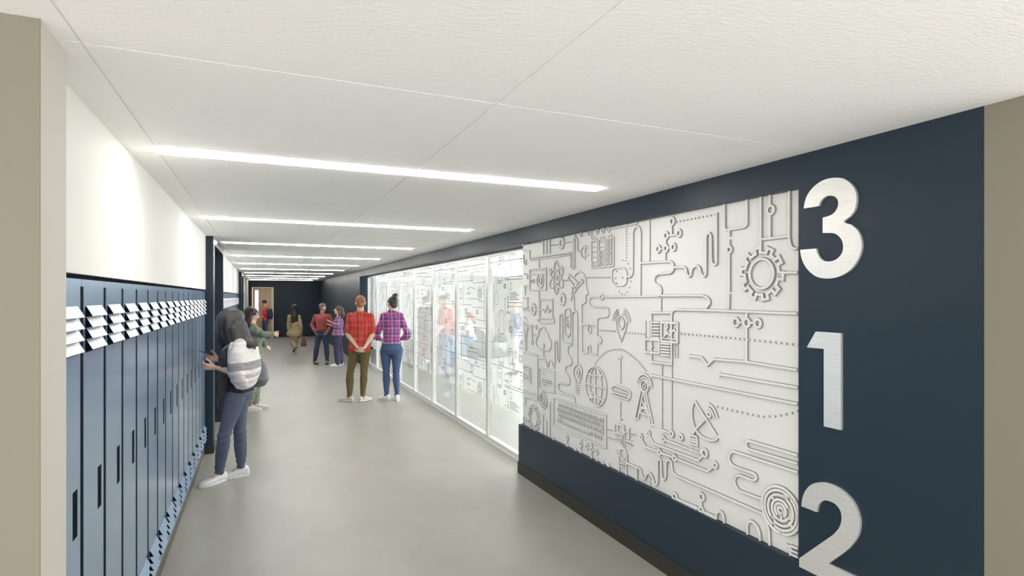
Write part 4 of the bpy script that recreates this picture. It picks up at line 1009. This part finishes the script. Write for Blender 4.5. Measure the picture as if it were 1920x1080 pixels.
RED = (.55, .035, .030); 
T_REDPL = mixmat('red_plaid_cotton', (.68, .035, .04), [('X', 9, .30, 0, (.30, .02, .02), .6), ('Z', 9, .30, 0, (.28, .02, .02), .6), ('X', 9, .05, .12, (.10, .16, .07), .9), ('X', 9, .05, .5, (.12, .18, .07), .85), ('Z', 9, .05, .4, (.14, .17, .08), .8), ('X', 18, .05, .3, (.5, .42, .2), .5), ('Z', 18, .05, .7, (.5, .4, .2), .35)])
T_MAGPL = mixmat('magenta_plaid_cotton', (.42, .06, .25), [('X', 8, .34, 0, (.15, .05, .22), .6), ('Z', 8, .34, 0, (.14, .05, .22), .6), ('X', 8, .09, .1, (.40, .50, .66), .85), ('Z', 8, .08, .1, (.40, .50, .66), .75), ('X', 8, .04, .5, (.55, .55, .7), .5), ('Z', 8, .03, .55, (.55, .5, .65), .5)])
T_PURPL = mixmat('purple_pink_plaid_cotton', (.24, .10, .24), [('Z', 11, .4, 0, (.50, .25, .38), .7), ('X', 9, .35, 0, (.12, .06, .16), .6), ('Z', 11, .08, .2, (.7, .5, .6), .8), ('Y', 9, .3, 0, (.12, .06, .16), .4)])
T_JEAN = mixmat('mid_blue_denim', (.055, .095, .20), [('X', 160, .5, 0, (.075, .12, .24), .5)], bump=.35)
T_DJEAN = mixmat('dark_blue_denim', (.030, .048, .085), [], bump=.35)
T_GJEAN = mixmat('washed_grey_blue_denim', (.085, .10, .155), [('X', 170, .5, 0, (.11, .13, .19), .5)], bump=.4)
T_NAVYT = mixmat('navy_trouser_cloth', (.045, .042, .095), [], bump=.35)
T_OLIVE = mixmat('olive_chino', (.135, .098, .038), [], bump=.3)
T_MAROON = mixmat('maroon_knit', (.30, .065, .06), [('Z', 150, .4, 0, (.17, .03, .03), .4)], bump=.35)
T_BEIGE = mixmat('beige_suiting', (.52, .43, .29), [], bump=.3); T_TAN = mixmat('camel_jacket_cloth', (.46, .37, .21), [], bump=.3)
T_RED = mixmat('bright_red_jersey', (.80, .07, .08), [], bump=.3)
T_GREEN = mat('sage_patterned_cloth', (.22, .25, .19), .9, bump=.4, bscale=60, vary=.55, vscale=60)
T_GREENK = mat('sage_knit_sleeve', (.17, .20, .155), .9, bump=.5, bscale=80)
T_BLACK = mixmat('black_jersey', (.018, .018, .020), [], bump=.3)
T_SHAWL = mixmat('white_grey_striped_shawl', (.66, .62, .61), [('Z', 3, .22, .70, (.20, .20, .215), .85), ('Z', 3, .13, .93, (.36, .355, .36), .6), ('Z', 3, .07, .05, (.5, .40, .36), .35)], bump=.35)
T_SCARFD = mixmat('dark_checked_scarf_end', (.035, .035, .04), [('X', 7, .3, 0, (.11, .11, .12), .6), ('Y', 9, .12, 0, (.40, .40, .40), .6)], bump=.4)
T_WSHOE = mat('white_leather_shoe', (.74, .74, .75), .45); T_WSOLE = mat('white_rubber_sole', (.70, .70, .69), .6)
T_BSHOE = mat('brown_leather_shoe', (.13, .045, .025), .4); T_BLSOLE = mat('black_rubber_sole', (.02, .02, .02), .6)
T_NSHOE = mat('cream_canvas_shoe', (.62, .57, .52), .7); T_DSHOE = mat('dark_canvas_shoe', (.035, .032, .035), .6)
T_LEATH = mat('oxblood_leather', (.25, .055, .045), .45, bump=.2, bscale=60); T_STRAP = mat('tan_leather_strap', (.30, .20, .13), .5)
T_GBAG = mat('grey_soft_bag_leather', (.13, .135, .145), .55, bump=.15, bscale=40); T_BELT = mat('black_leather_belt', (.015, .013, .012), .4)
T_NPACK = mat('navy_backpack_nylon', (.022, .035, .085), .6, bump=.2, bscale=80); T_PHONE = mat('dark_red_phone_case', (.12, .02, .025), .35)

# ---- man in the red plaid shirt, seen from behind
J = joints(9.57, dict(head=(676, 567.5), shL=(657.5, 594.5), shR=(693.5, 594.5), elL=(652, 627, -.04), elR=(698.5, 628, -.04), wrL=(669.5, 650.5, -.19), wrR=(683.5, 652, -.20),
    hipL=(665.5, 654), hipR=(684.5, 654), knL=(656.5, 699, -.02), knR=(682.5, 699, -.02), anL=(655.5, 745), anR=(680, 745)), -9, -6, 1.04, (48, -62))
t = root_of(J, 'person in red plaid short-sleeved shirt and olive trousers, hands clasped behind the back')
base_body(t, J, S_PALE, 'm', .0065, dict(L=dict(d=hdg(-60, -42), n=hdg(-100, 10), th=hdg(171, 40), curl=(30, 35, 25)), R=dict(d=hdg(85, -38), n=hdg(60, 0), th=hdg(171, 40), curl=(28, 35, 30))))
shirt(t, J, T_REDPL, 'm', .72, .018, -.06); trousers(t, J, T_OLIVE, 'm', off=.005, cuff=1.04)
r, f, u = frame(J['hf']); B = Body(); B.ball(J['head']+(f*-.020+u*.036)*1.04, (.082, .100, .086), Matrix((r, f, u)).transposed(), 24)
B.ball(J['head']+(f*-.05+u*-.01)*1.04, (.072, .058, .075), Matrix((r, f, u)).transposed(), 20); B.build('hair', [H_GING], t, .006, 3, .0015, 60)
for q in 'LR': shoe(t, J['an'+q], J['ft'+q], T_NSHOE, T_WSOLE, .96, high=.01)

# ---- woman in magenta plaid with bun, seen from behind
J = joints(9.67, dict(head=(735, 569), shL=(719.5, 592), shR=(750.5, 592), elL=(705.5, 631, .0), elR=(764.5, 629, .0), wrL=(714, 637, .17), wrR=(752, 636, .17),
    hipL=(723.5, 655), hipR=(744.5, 655), knL=(724, 698), knR=(742.5, 698), anL=(725, 742), anR=(744.5, 742.5)), -10, 24, 1.0, (30, -5), hp=-4)
t = root_of(J, 'person in magenta plaid shirt and blue skinny jeans with hair in a bun')
P_, R_ = base_body(t, J, S_FAIR, 'f', .0065); eyes(J['head'], J['hf'], t)
shirt(t, J, T_MAGPL, 'f', 1.9, .014, .17, puff=.008); trousers(t, J, T_JEAN, 'f', off=.004, top=.27, wr=.004, lm=1.05, cuff=1.0)
B = Body(); B.ball(P_(0, -.028, .034), (.084, .102, .088), R_, 24); B.ball(P_(0, -.06, -.02), (.070, .052, .068), R_, 20)
bun = V(740.6, 555.0, 9.66); B.ball(bun, (.052, .05, .046), seg=20);  B.ball(bun-Vector((0.01, 0, .03)), (.045, .042, .03))
B.build('hair', [H_ASH], t, .006, 2, .002, 24, (1, 1, .5))
for q in 'LR': shoe(t, J['an'+q], J['ft'+q], T_WSHOE, T_WSOLE, 1.0, high=.02)

# ---- man in maroon top facing the camera
J = joints(14.9, dict(head=(605.5, 577), shR=(592, 593.5), shL=(617, 593), elR=(584.5, 609, .02), elL=(623, 609, .05), wrR=(590, 621.5, -.12), wrL=(614.5, 621.5, -.14),
    hipR=(598.5, 625.5), hipL=(609.5, 625.5), knR=(593.5, 653, -.05), knL=(612.5, 653), anR=(590.5, 677), anL=(613.5, 677)), 192, 216, .93, (166, 198), hp=-2)
t = root_of(J, 'person in maroon long-sleeved top and dark jeans, hands at the front pockets')
P_, R_ = base_body(t, J, S_TAN, 'm', .007); eyes(J['head'], J['hf'], t, .93)
shirt(t, J, T_MAROON, 'm', 1.95, .016, .13); trousers(t, J, T_DJEAN, 'm', off=.014, top=.2, cuff=.97); belt(t, J, T_BELT, 'm', .20)
B = Body(); B.ball(P_(0, -.028, .040), (.082, .096, .084), R_, 24); B.ball(P_(0, -.055, 0), (.078, .055, .07), R_, 20); B.ball(P_(0.02, .05, .085), (.06, .035, .026), R_, 16)
B.chain([P_(.018, .092, .030), P_(.044, .082, .032)], [.004, .003], 8); B.chain([P_(-.018, .092, .030), P_(-.044, .082, .032)], [.004, .003], 8)
B.build('hair', [H_GREY], t, .006, 2, .003, 40)
for q in 'LR': shoe(t, J['an'+q], J['ft'+q], T_BSHOE, T_BLSOLE, .95)

# ---- woman in purple plaid talking to him
J = joints(14.6, dict(head=(634.5, 582), shL=(636, 598.5, -.15), shR=(634.5, 598, .15), elL=(634.5, 613, -.26), elR=(632, 613, .22), wrL=(623, 605, -.24), wrR=(621.5, 609.5, .14),
    hipL=(632.5, 627, -.09), hipR=(633.5, 627, .09), knL=(631.5, 653.5, -.08), knR=(637, 653, .08), anL=(633.5, 679, -.08), anR=(639, 677, .1)), 88, 84, .92, (92, 98), hp=10)
t = root_of(J, 'person in pink and purple plaid shirt, dark bob, gesturing with a raised hand')
P_, R_ = base_body(t, J, S_PALE, 'f', .007, dict(L=dict(d=hdg(80, 22), n=UP, th=hdg(180), curl=(6, 12, 10)), R=dict(d=hdg(95, 5), n=UP, th=hdg(0)))); eyes(J['head'], J['hf'], t, .92)
shirt(t, J, T_PURPL, 'f', 1.85, .026, -.08, flare=.06, puff=.012); trousers(t, J, T_NAVYT, 'f', off=.014, flare=.022, lm=1.05, cuff=1.02)
B = Body(); B.ball(P_(0, -.030, .034), (.088, .104, .088), R_, 24); B.chain([P_(0, -.07, 0), P_(0, -.10, -.07), P_(0, -.12, -.13), P_(0, -.115, -.17)], [.078, .080, .072, .05])
B.chain([P_(.07, -.02, .02), P_(.078, -.03, -.06), P_(.07, -.05, -.13)], [.03, .032, .03]); B.chain([P_(-.07, -.02, .02), P_(-.078, -.03, -.06), P_(-.07, -.05, -.13)], [.03, .032, .03])
B.build('hair', [H_BROWN], t, .007, 3, .005, 26, (1, 1, .25))
for q in 'LR': shoe(t, J['an'+q], J['ft'+q], T_WSHOE, T_WSOLE, .98)

# ---- woman in camel jacket walking away
J = joints(17.9, dict(head=(551.5, 577.5), shL=(542.5, 594), shR=(560, 594), elL=(541, 609, 0), elR=(563.5, 609, 0), wrL=(542, 622, .02), wrR=(565.5, 621.5, .04),
    hipL=(548, 625.5), hipR=(555.5, 625.5), knL=(548, 642, -.05), knR=(554.5, 642, .05), anL=(555, 652.5, -.34), anR=(551.5, 659, .05)), 2, 6, .88, (10, -4), lift=dict(L=True))
t = root_of(J, 'person in camel jacket and beige trousers walking away with very long dark hair')
P_, R_ = base_body(t, J, S_PALE, 'f', .009)
shirt(t, J, T_TAN, 'f', 1.93, .024, -.16, flare=.20, collar=False, name='jacket', puff=.006); trousers(t, J, T_BEIGE, 'f', off=.016, lm=1.05)
B = Body(); B.ball(P_(0, -.022, .03), (.086, .104, .092), R_, 24); q0 = P_(0, -.06, 0)
B.loft([(q0+UP*.05, R_ @ Vector((.084, 0, 0)), R_ @ Vector((0, .07, 0))), (q0-UP*.08, R_ @ Vector((.098, 0, 0)), R_ @ Vector((0, .065, 0))), (q0-R_ @ Vector((0, .045, 0))-UP*.25, R_ @ Vector((.115, 0, 0)), R_ @ Vector((0, .05, 0))),
        (q0-R_ @ Vector((0, .045, 0))-UP*.40, R_ @ Vector((.118, 0, 0)), R_ @ Vector((0, .042, 0))), (q0-R_ @ Vector((0, .03, 0))-UP*.47, R_ @ Vector((.085, 0, 0)), R_ @ Vector((0, .03, 0)))])
B.build('hair', [H_DARK], t, .008, 3, .006, 22, (1, 1, .18))
shoe(t, J['anR'], J['ftR'], T_DSHOE, T_WSOLE, .92)
shoe(t, J['anL'], hdg(20, -52), T_DSHOE, T_WSOLE, .92)
# her bag
tb = thing('handbag', 'small oxblood red handbag hanging from the hand of the person in camel', 'handbag'); c = V(569.5, 641.5, 17.95); tb.location = c
bm = bmesh.new()
for (z, a, b_) in ((-.13, .085, .05), (-.125, .092, .055)): pass
rows = []
for z, a, b_ in ((-.13, .070, .040), (-.12, .088, .050), (-.05, .084, .046), (.04, .066, .036), (.11, .050, .022), (.125, .044, .014)):
    row = []
    for k in range(20):
        th = 2*math.pi*k/20; cx, sy = math.cos(th), math.sin(th); cx = math.copysign(abs(cx)**.6, cx); sy = math.copysign(abs(sy)**.6, sy); row.append(bm.verts.new((cx*a, sy*b_, z)))
    rows.append(row)
for i in range(5):
    for k in range(20): bm.faces.new([rows[i][k], rows[i][(k+1) % 20], rows[i+1][(k+1) % 20], rows[i+1][k]])
bm.faces.new(rows[0][::-1]); bm.faces.new(rows[-1]); fin('bag_body', bm, T_LEATH, tb, True)
def tube(name, pts, r, m, parent, n=8):
    bm = bmesh.new(); prev = None; pts = [Vector(p) for p in pts]
    for i, p in enumerate(pts):
        d_ = (pts[min(i+1, len(pts)-1)]-pts[max(i-1, 0)]).normalized(); q = d_.to_track_quat('Z', 'Y').to_matrix()
        ring = [bm.verts.new(p+q @ Vector((r*math.cos(2*math.pi*k/n), r*math.sin(2*math.pi*k/n), 0))) for k in range(n)]
        if prev:
            for k in range(n): bm.faces.new([prev[k], prev[(k+1) % n], ring[(k+1) % n], ring[k]])
        else: bm.faces.new(ring[::-1])
        prev = ring
    bm.faces.new(prev); return fin(name, bm, m, parent, True)
tube('bag_handle', [(-.035+.045*0, 0, .12), (-.045, 0, .18), (-.05, 0, .24), (-.045, 0, .275), (-.03, 0, .25), (0, 0, .19), (.03, 0, .12)], .006, T_STRAP, tb)

# ---- person in red with backpack at the far door
J = joints(24.2, dict(head=(495, 568), shL=(498, 580.5, -.15), shR=(498, 580.5, .15), elL=(494.5, 591, -.2), elR=(495, 591, .2), wrL=(489.5, 599, -.2), wrR=(490, 599, .15),
    hipL=(497, 603, -.09), hipR=(497, 603, .09), knL=(499, 618, -.08), knR=(494.5, 618, .08), anL=(501.5, 631, -.08), anR=(492.5, 631, .08)), 92, 96, .93, (92, 92), hp=-18)
t = root_of(J, 'person in bright red top with a navy backpack at the far doorway')
P_, R_ = base_body(t, J, S_PALE, 'm', .011); shirt(t, J, T_RED, 'm', .8, .022, -.06, vox=.011); trousers(t, J, T_JEAN, 'm', off=.015, vox=.011)
B = Body(); B.ball(P_(0, -.025, .038), (.086, .102, .088), R_, 20); B.build('hair', [H_DARK], t, .01, 2, .004, 30)
for q in 'LR': shoe(t, J['an'+q], J['ft'+q], T_DSHOE, T_BLSOLE, .95)
tb = thing('backpack', 'navy backpack worn by the person in red', 'backpack'); c = V(506.8, 588.5, 24.1); tb.location = c
B = Body(); fo = hdg(92)
B.loft([(c-UP*.23, Vector((0, .12, 0)), Vector((.07, 0, 0))), (c-UP*.20, Vector((0, .15, 0)), Vector((.10, 0, 0))), (c, Vector((0, .155, 0)), Vector((.115, 0, 0))), (c+UP*.16, Vector((0, .13, 0)), Vector((.085, 0, 0))), (c+UP*.22, Vector((0, .08, 0)), Vector((.045, 0, 0)))], 20, .8)
B.build('bag_body', [T_NPACK], tb, .012, 2)
tube('shoulder_strap', [(-.09, -.15, .15), (-.17, -.17, .17), (-.24, -.16, .10), (-.25, -.15, 0), (-.20, -.16, -.09), (-.10, -.14, -.12)], .014, T_NPACK, tb)

# ---- woman in sage green, arm stretched to the right
J = joints(8.85, dict(head=(472.5, 590), shR=(475, 618, -.17), shL=(477, 618, .15), elR=(493, 627.5, -.22), elL=(490, 634, .22), wrR=(511, 626.5, -.10), wrL=(497, 648, .20),
    hipR=(476, 667, -.09), hipL=(477.5, 667, .09), knR=(474, 715, -.06), knL=(479, 714, .08), anR=(466.5, 762, -.10), anL=(479, 758, .09)), -80, -102, .95, (-82, -84), hp=-10)
t = root_of(J, 'person in sage green outfit with long straight dark hair, one arm stretched out')
P_, R_ = base_body(t, J, S_FAIR, 'f', .0065, dict(R=dict(d=hdg(-92, -8), n=hdg(0, -20), th=UP, curl=(75, 85, 50)), L=dict(d=hdg(-60, -30), n=hdg(90), th=UP))); eyes(J['head'], J['hf'], t, .95)
shirt(t, J, T_GREEN, 'f', .5, .020, -.55, flare=.02, name='tunic', collar=False)
for q in 'LR': B = Body(); B.limb(J['sh'+q], J['el'+q], sc_(UARM, .95, .014)); B.limb(J['el'+q], J['el'+q].lerp(J['wr'+q], .93), sc_(FARM, .95, .014)); B.build('sleeve', [T_GREENK], t, .008, 3, .008, 14)
trousers(t, J, T_GREEN, 'f', off=.022, cuff=.86)
B = Body(); B.ball(P_(0, -.025, .034), (.088, .106, .092), R_, 24)
B.chain([P_(0, -.075, 0), P_(0, -.10, -.10), P_(0, -.085, -.20), P_(0, -.075, -.27)], [.082, .082, .07, .05])
for sx in (1, -1): B.chain([P_(sx*.055, .02, .075), P_(sx*.078, -.008, .0), P_(sx*.082, -.012, -.09), P_(sx*.078, -.02, -.18), P_(sx*.074, -.03, -.27)], [.03, .034, .038, .036, .024])
B.build('hair', [H_DARK], t, .0065, 3, .005, 24, (1, 1, .2))
for q in 'LR': shoe(t, J['an'+q], J['ft'+q], T_NSHOE, T_NSHOE, .95)

# ---- woman with long grey-black hair and striped shawl at the lockers
J = joints(5.40, dict(head=(433, 616), shL=(447, 652, -.13), shR=(438, 648, .15), elL=(443, 699, -.20), elR=(430, 690, .17), wrL=(402.5, 689, -.12), wrR=(409, 674, .12),
    hipL=(443, 738, -.08), hipR=(447, 738, .08), knL=(420, 818, -.14), knR=(450, 813, .08), anL=(411, 893, .02), anR=(452, 878, .20)), 108, 105, .93, (128, 98), hp=-28)
J['anL'].z = .082; J['anR'].z = .082
t = root_of(J, 'person in striped shawl and grey-blue jeans facing the lockers with a phone')
P_, R_ = base_body(t, J, S_FAIR, 'f', .0055, dict(L=dict(d=hdg(95, 8), n=hdg(20, 25), th=UP, curl=(38, 45, 35)), R=dict(d=hdg(92, 14), n=hdg(170, 30), th=UP, curl=(24, 38, 30))))
shirt(t, J, T_BLACK, 'f', .5, .016, .04, name='black_top', collar=False)
trousers(t, J, T_GJEAN, 'f', off=.006, top=.24, wr=.006, lm=1.02, vox=.008, cuff=1.06)
for q in 'LR':
    a = shoe(t, J['an'+q], J['ft'+q], T_WSHOE, T_WSOLE, .98, high=.018); laces(*a, .98, T_WSOLE, t)
# shawl: wraps the shoulders, drapes over the near arm down to the waist
B = Body(); D0 = 5.40
def pr(x, y, dd, a, b_): return (V(x, y, D0+dd), Vector((CC, -SS, 0))*a, Vector((SS, CC, 0))*b_)
B.loft([pr(450, 630, .02, .05, .08), pr(454, 641, 0, .085, .17), pr(457, 655, -.01, .105, .21), pr(458, 675, -.02, .115, .23), pr(459, 695, -.03, .118, .23), pr(460, 712, -.04, .095, .20), pr(461, 724, -.05, .06, .15), pr(461, 729, -.05, .03, .08)], 30)
B.chain([V(450, 646, 5.25), V(444, 668, 5.18), V(441, 690, 5.16), V(447, 708, 5.16), V(457, 718, 5.17)], [.055, .060, .066, .055, .045])
SC = V(449, 640, 5.3)
def sf(c):
    q = c-SC; d_ = math.sqrt(q.x*q.x+q.y*q.y+(q.z*1.15)**2)
    return .0022*math.sin(d_*105+1.6*noise.noise(c*6))*(.15+.85*max(0, min(1, (d_-.12)/.18)))
B.build('shawl', [T_SHAWL], t, .007, 4, .006, 6, (1, 1, .8), fold=sf)
B = Body(); B.chain([V(431, 652, 5.34), V(425, 672, 5.28), V(424, 692, 5.27), V(417, 712, 5.27), V(416, 735, 5.28), V(418, 758, 5.29), V(422, 768, 5.30)], [.05, .06, .050, .052, .050, .042, .015])
B.chain([V(431, 655, 5.5), V(422, 680, 5.5)], [.05, .045])
B.build('scarf_end', [T_SCARFD], t, .0075, 3, .016, 12, (1, 1, .5))
# hair: long, falling forward over the face and back over the shoulder
B = Body(); B.ball(V(431, 606, 5.40), (.125, .135, .135), None, 24); B.ball(V(436, 596.5, 5.41), (.105, .12, .09), None, 24)
B.chain([V(423, 612, 5.36), V(421, 630, 5.36), V(425, 645, 5.37), V(431, 654, 5.37)], [.085, .072, .055, .03])
B.chain([V(443, 615, 5.36), V(452, 632, 5.36), V(462, 642, 5.38), V(470, 652, 5.40), V(473, 662, 5.42)], [.10, .082, .066, .05, .03])
B.chain([V(436, 620, 5.30), V(438, 640, 5.29), V(440, 656, 5.28), V(445, 668, 5.27)], [.07, .055, .035, .012])
B.chain([V(455, 640, 5.30), V(466, 646, 5.33), V(478, 644, 5.36), V(481, 640, 5.38)], [.06, .045, .032, .018])
def hf_(c): return .0035*math.sin((c.x-c.y)*60+math.sin(c.z*9)*2.2)
B.build('hair', [hairmat('charcoal_hair', (.030, .027, .030), .38)], t, .007, 2, .005, 18, (1, 1, .22), fold=hf_)
tube('wristband', [V(411.5, 675.5, 5.52)+Vector((0, .03*math.cos(a), .03*math.sin(a)))-t.location for a in [k*math.pi/8 for k in range(17)]], .007, T_BELT, t)
tb = thing('phone', 'small dark red phone held up by the person at the lockers', 'phone'); c = V(385.5, 661.5, 5.47); tb.location = c
boxes('phone_body', [(-.004, .004, -.033, .033, -.06, .06)], T_PHONE, tb); boxes('phone_screen', [(-.005, -.0041, -.03, .03, -.055, .055)], M['black'], tb); tb.rotation_euler = (.3, -1.15, .25)
tb = thing('shoulder_bag', 'soft grey shoulder bag behind the back of the person at the lockers', 'bag'); c = V(481, 696, 5.56); tb.location = c; c = tb.location.copy()
B = Body(); rv = Vector((CC, -SS, 0)); fv = Vector((SS, CC, 0))
B.loft([(V(480, 662, 5.64), rv*.02, fv*.02), (V(482, 676, 5.64), rv*.062, fv*.05), (V(483, 694, 5.64), rv*.10, fv*.075), (V(483, 712, 5.64), rv*.105, fv*.085), (V(482, 723, 5.64), rv*.075, fv*.07), (V(480, 726, 5.64), rv*.04, fv*.04)], 22)
B.build('bag_body', [T_GBAG], tb, .009, 2, .006, 10)
tube('bag_strap', [V(474, 664, 5.5)-c, V(464, 652, 5.46)-c, V(455, 643, 5.42)-c, V(449, 640, 5.38)-c], .010, T_GBAG, tb)

# ---- visitors behind the glass
J = joints(15.3, dict(head=(797.5, 563), shL=(786.5, 582), shR=(806, 580), elL=(785, 600), elR=(810, 597, .05), wrL=(798, 600, .22), wrR=(806, 585, .25),
    hipL=(791, 622), hipR=(799.5, 622), knL=(791.5, 648), knR=(799, 648), anL=(792, 673), anR=(800, 672)), -25, -45, .96, (10, -30), hp=-10)
t = root_of(J, 'person in dark grey jacket and rust trousers seen from behind through the printed film'); base_body(t, J, S_FAIR, 'f', .01)
shirt(t, J, mixmat('dark_grey_tweed', (.05, .055, .065), [], bump=.5), 'f', 1.9, .03, -.15, flare=.1, vox=.011); trousers(t, J, mixmat('rust_cloth', (.30, .13, .09), []), 'f', off=.016, vox=.011)
B = Body(); B.ball(J['head']+UP*.02, (.092, .10, .11)); B.build('hair', [H_BLACK], t, .01, 2, .004, 30)
for q in 'LR': shoe(t, J['an'+q], J['ft'+q], T_WSHOE, T_WSOLE, .95)
J = joints(12.65, dict(head=(830, 563.5), shL=(829, 584, -.15), shR=(845, 585, .12), elL=(826, 606, -.18), elR=(851, 607, .05), wrL=(813, 600, -.1), wrR=(828, 613, -.22),
    hipL=(834, 629, -.05), hipR=(845, 630, .07), knL=(837, 663, -.04), knR=(849, 663, .1), anL=(836, 699), anR=(854, 690)), 115, 88, 1.04, (105, 70), hp=-22)
t = root_of(J, 'tall person in dusty pink shirt and pale blue jeans seen through the printed film'); P_, R_ = base_body(t, J, S_FAIR, 'm', .009); eyes(J['head'], J['hf'], t)
shirt(t, J, mixmat('dusty_pink_check', (.50, .16, .15), [('X', 10, .3, 0, (.35, .1, .1), .5), ('Z', 10, .3, 0, (.35, .1, .1), .5)]), 'm', 1.8, .022, -.04, vox=.01); trousers(t, J, mixmat('pale_denim', (.16, .25, .42), []), 'm', off=.016, vox=.01)
B = Body(); B.ball(P_(0, -.026, .04), (.084, .10, .084), R_, 20); B.build('hair', [H_GREY], t, .009, 2, .004, 30)
for q in 'LR': shoe(t, J['an'+q], J['ft'+q], T_DSHOE, T_BLSOLE, 1.05)
J = joints(15.9, dict(head=(880.5, 593.5), shL=(878, 606.5, -.16), shR=(879, 606, .16), elL=(874, 618, -.2), elR=(876, 617, .2), wrL=(868, 616, -.15), wrR=(870, 614, .12),
    hipL=(884, 636, -.1), hipR=(884, 636, .1), knL=(868.5, 634, -.12), knR=(870, 635, .12), anL=(867, 660, -.12), anR=(871, 660, .14)), 88, 85, .95, (88, 95), hp=-10)
t = root_of(J, 'seated person in pale top and light jeans on the lounge behind the glass'); P_, R_ = base_body(t, J, S_TAN, 'f', .011)
shirt(t, J, mixmat('white_jersey', (.62, .60, .58), []), 'f', 1.8, .02, .0, vox=.011); trousers(t, J, mixmat('light_denim', (.17, .27, .44), []), 'f', off=.018, vox=.011)
B = Body(); B.ball(P_(0, -.03, .03), (.09, .105, .095), R_, 20); B.chain([P_(0, -.08, 0), P_(0, -.09, -.12)], [.075, .06]); B.build('hair', [mat('auburn_hair', (.22, .07, .03), .5)], t, .01, 2, .004, 30)
for q in 'LR': shoe(t, J['an'+q], J['ft'+q], T_WSHOE, T_WSOLE, .92)
J = joints(13.0, dict(head=(965.5, 573), shL=(964, 592, -.16), shR=(966, 592, .16), elL=(966, 612, -.2), elR=(967, 612, .2), wrL=(956, 622, -.2), wrR=(957, 622, .15),
    hipL=(966, 634, -.09), hipR=(966, 634, .09), knL=(965, 665, -.08), knR=(966, 665, .08), anL=(966, 694, -.08), anR=(967, 694, .1)), 88, 85, .98, (88, 92), hp=-5)
t = root_of(J, 'person in blue-grey jacket and white trousers half hidden by the relief board edge'); P_, R_ = base_body(t, J, S_FAIR, 'm', .010)
shirt(t, J, mixmat('blue_grey_cloth', (.13, .17, .27), []), 'm', 1.85, .02, -.05, vox=.011); trousers(t, J, mixmat('white_cotton', (.62, .60, .60), [('Z', 6, .2, 0, (.7, .2, .35), .5)]), 'm', off=.016, vox=.011)
B = Body(); B.ball(P_(0, -.026, .04), (.084, .10, .084), R_, 20); B.build('hair', [mat('sandy_hair', (.40, .20, .10), .6)], t, .01, 2, .004, 30)
for q in 'LR': shoe(t, J['an'+q], J['ft'+q], T_DSHOE, T_BLSOLE, 1.0)
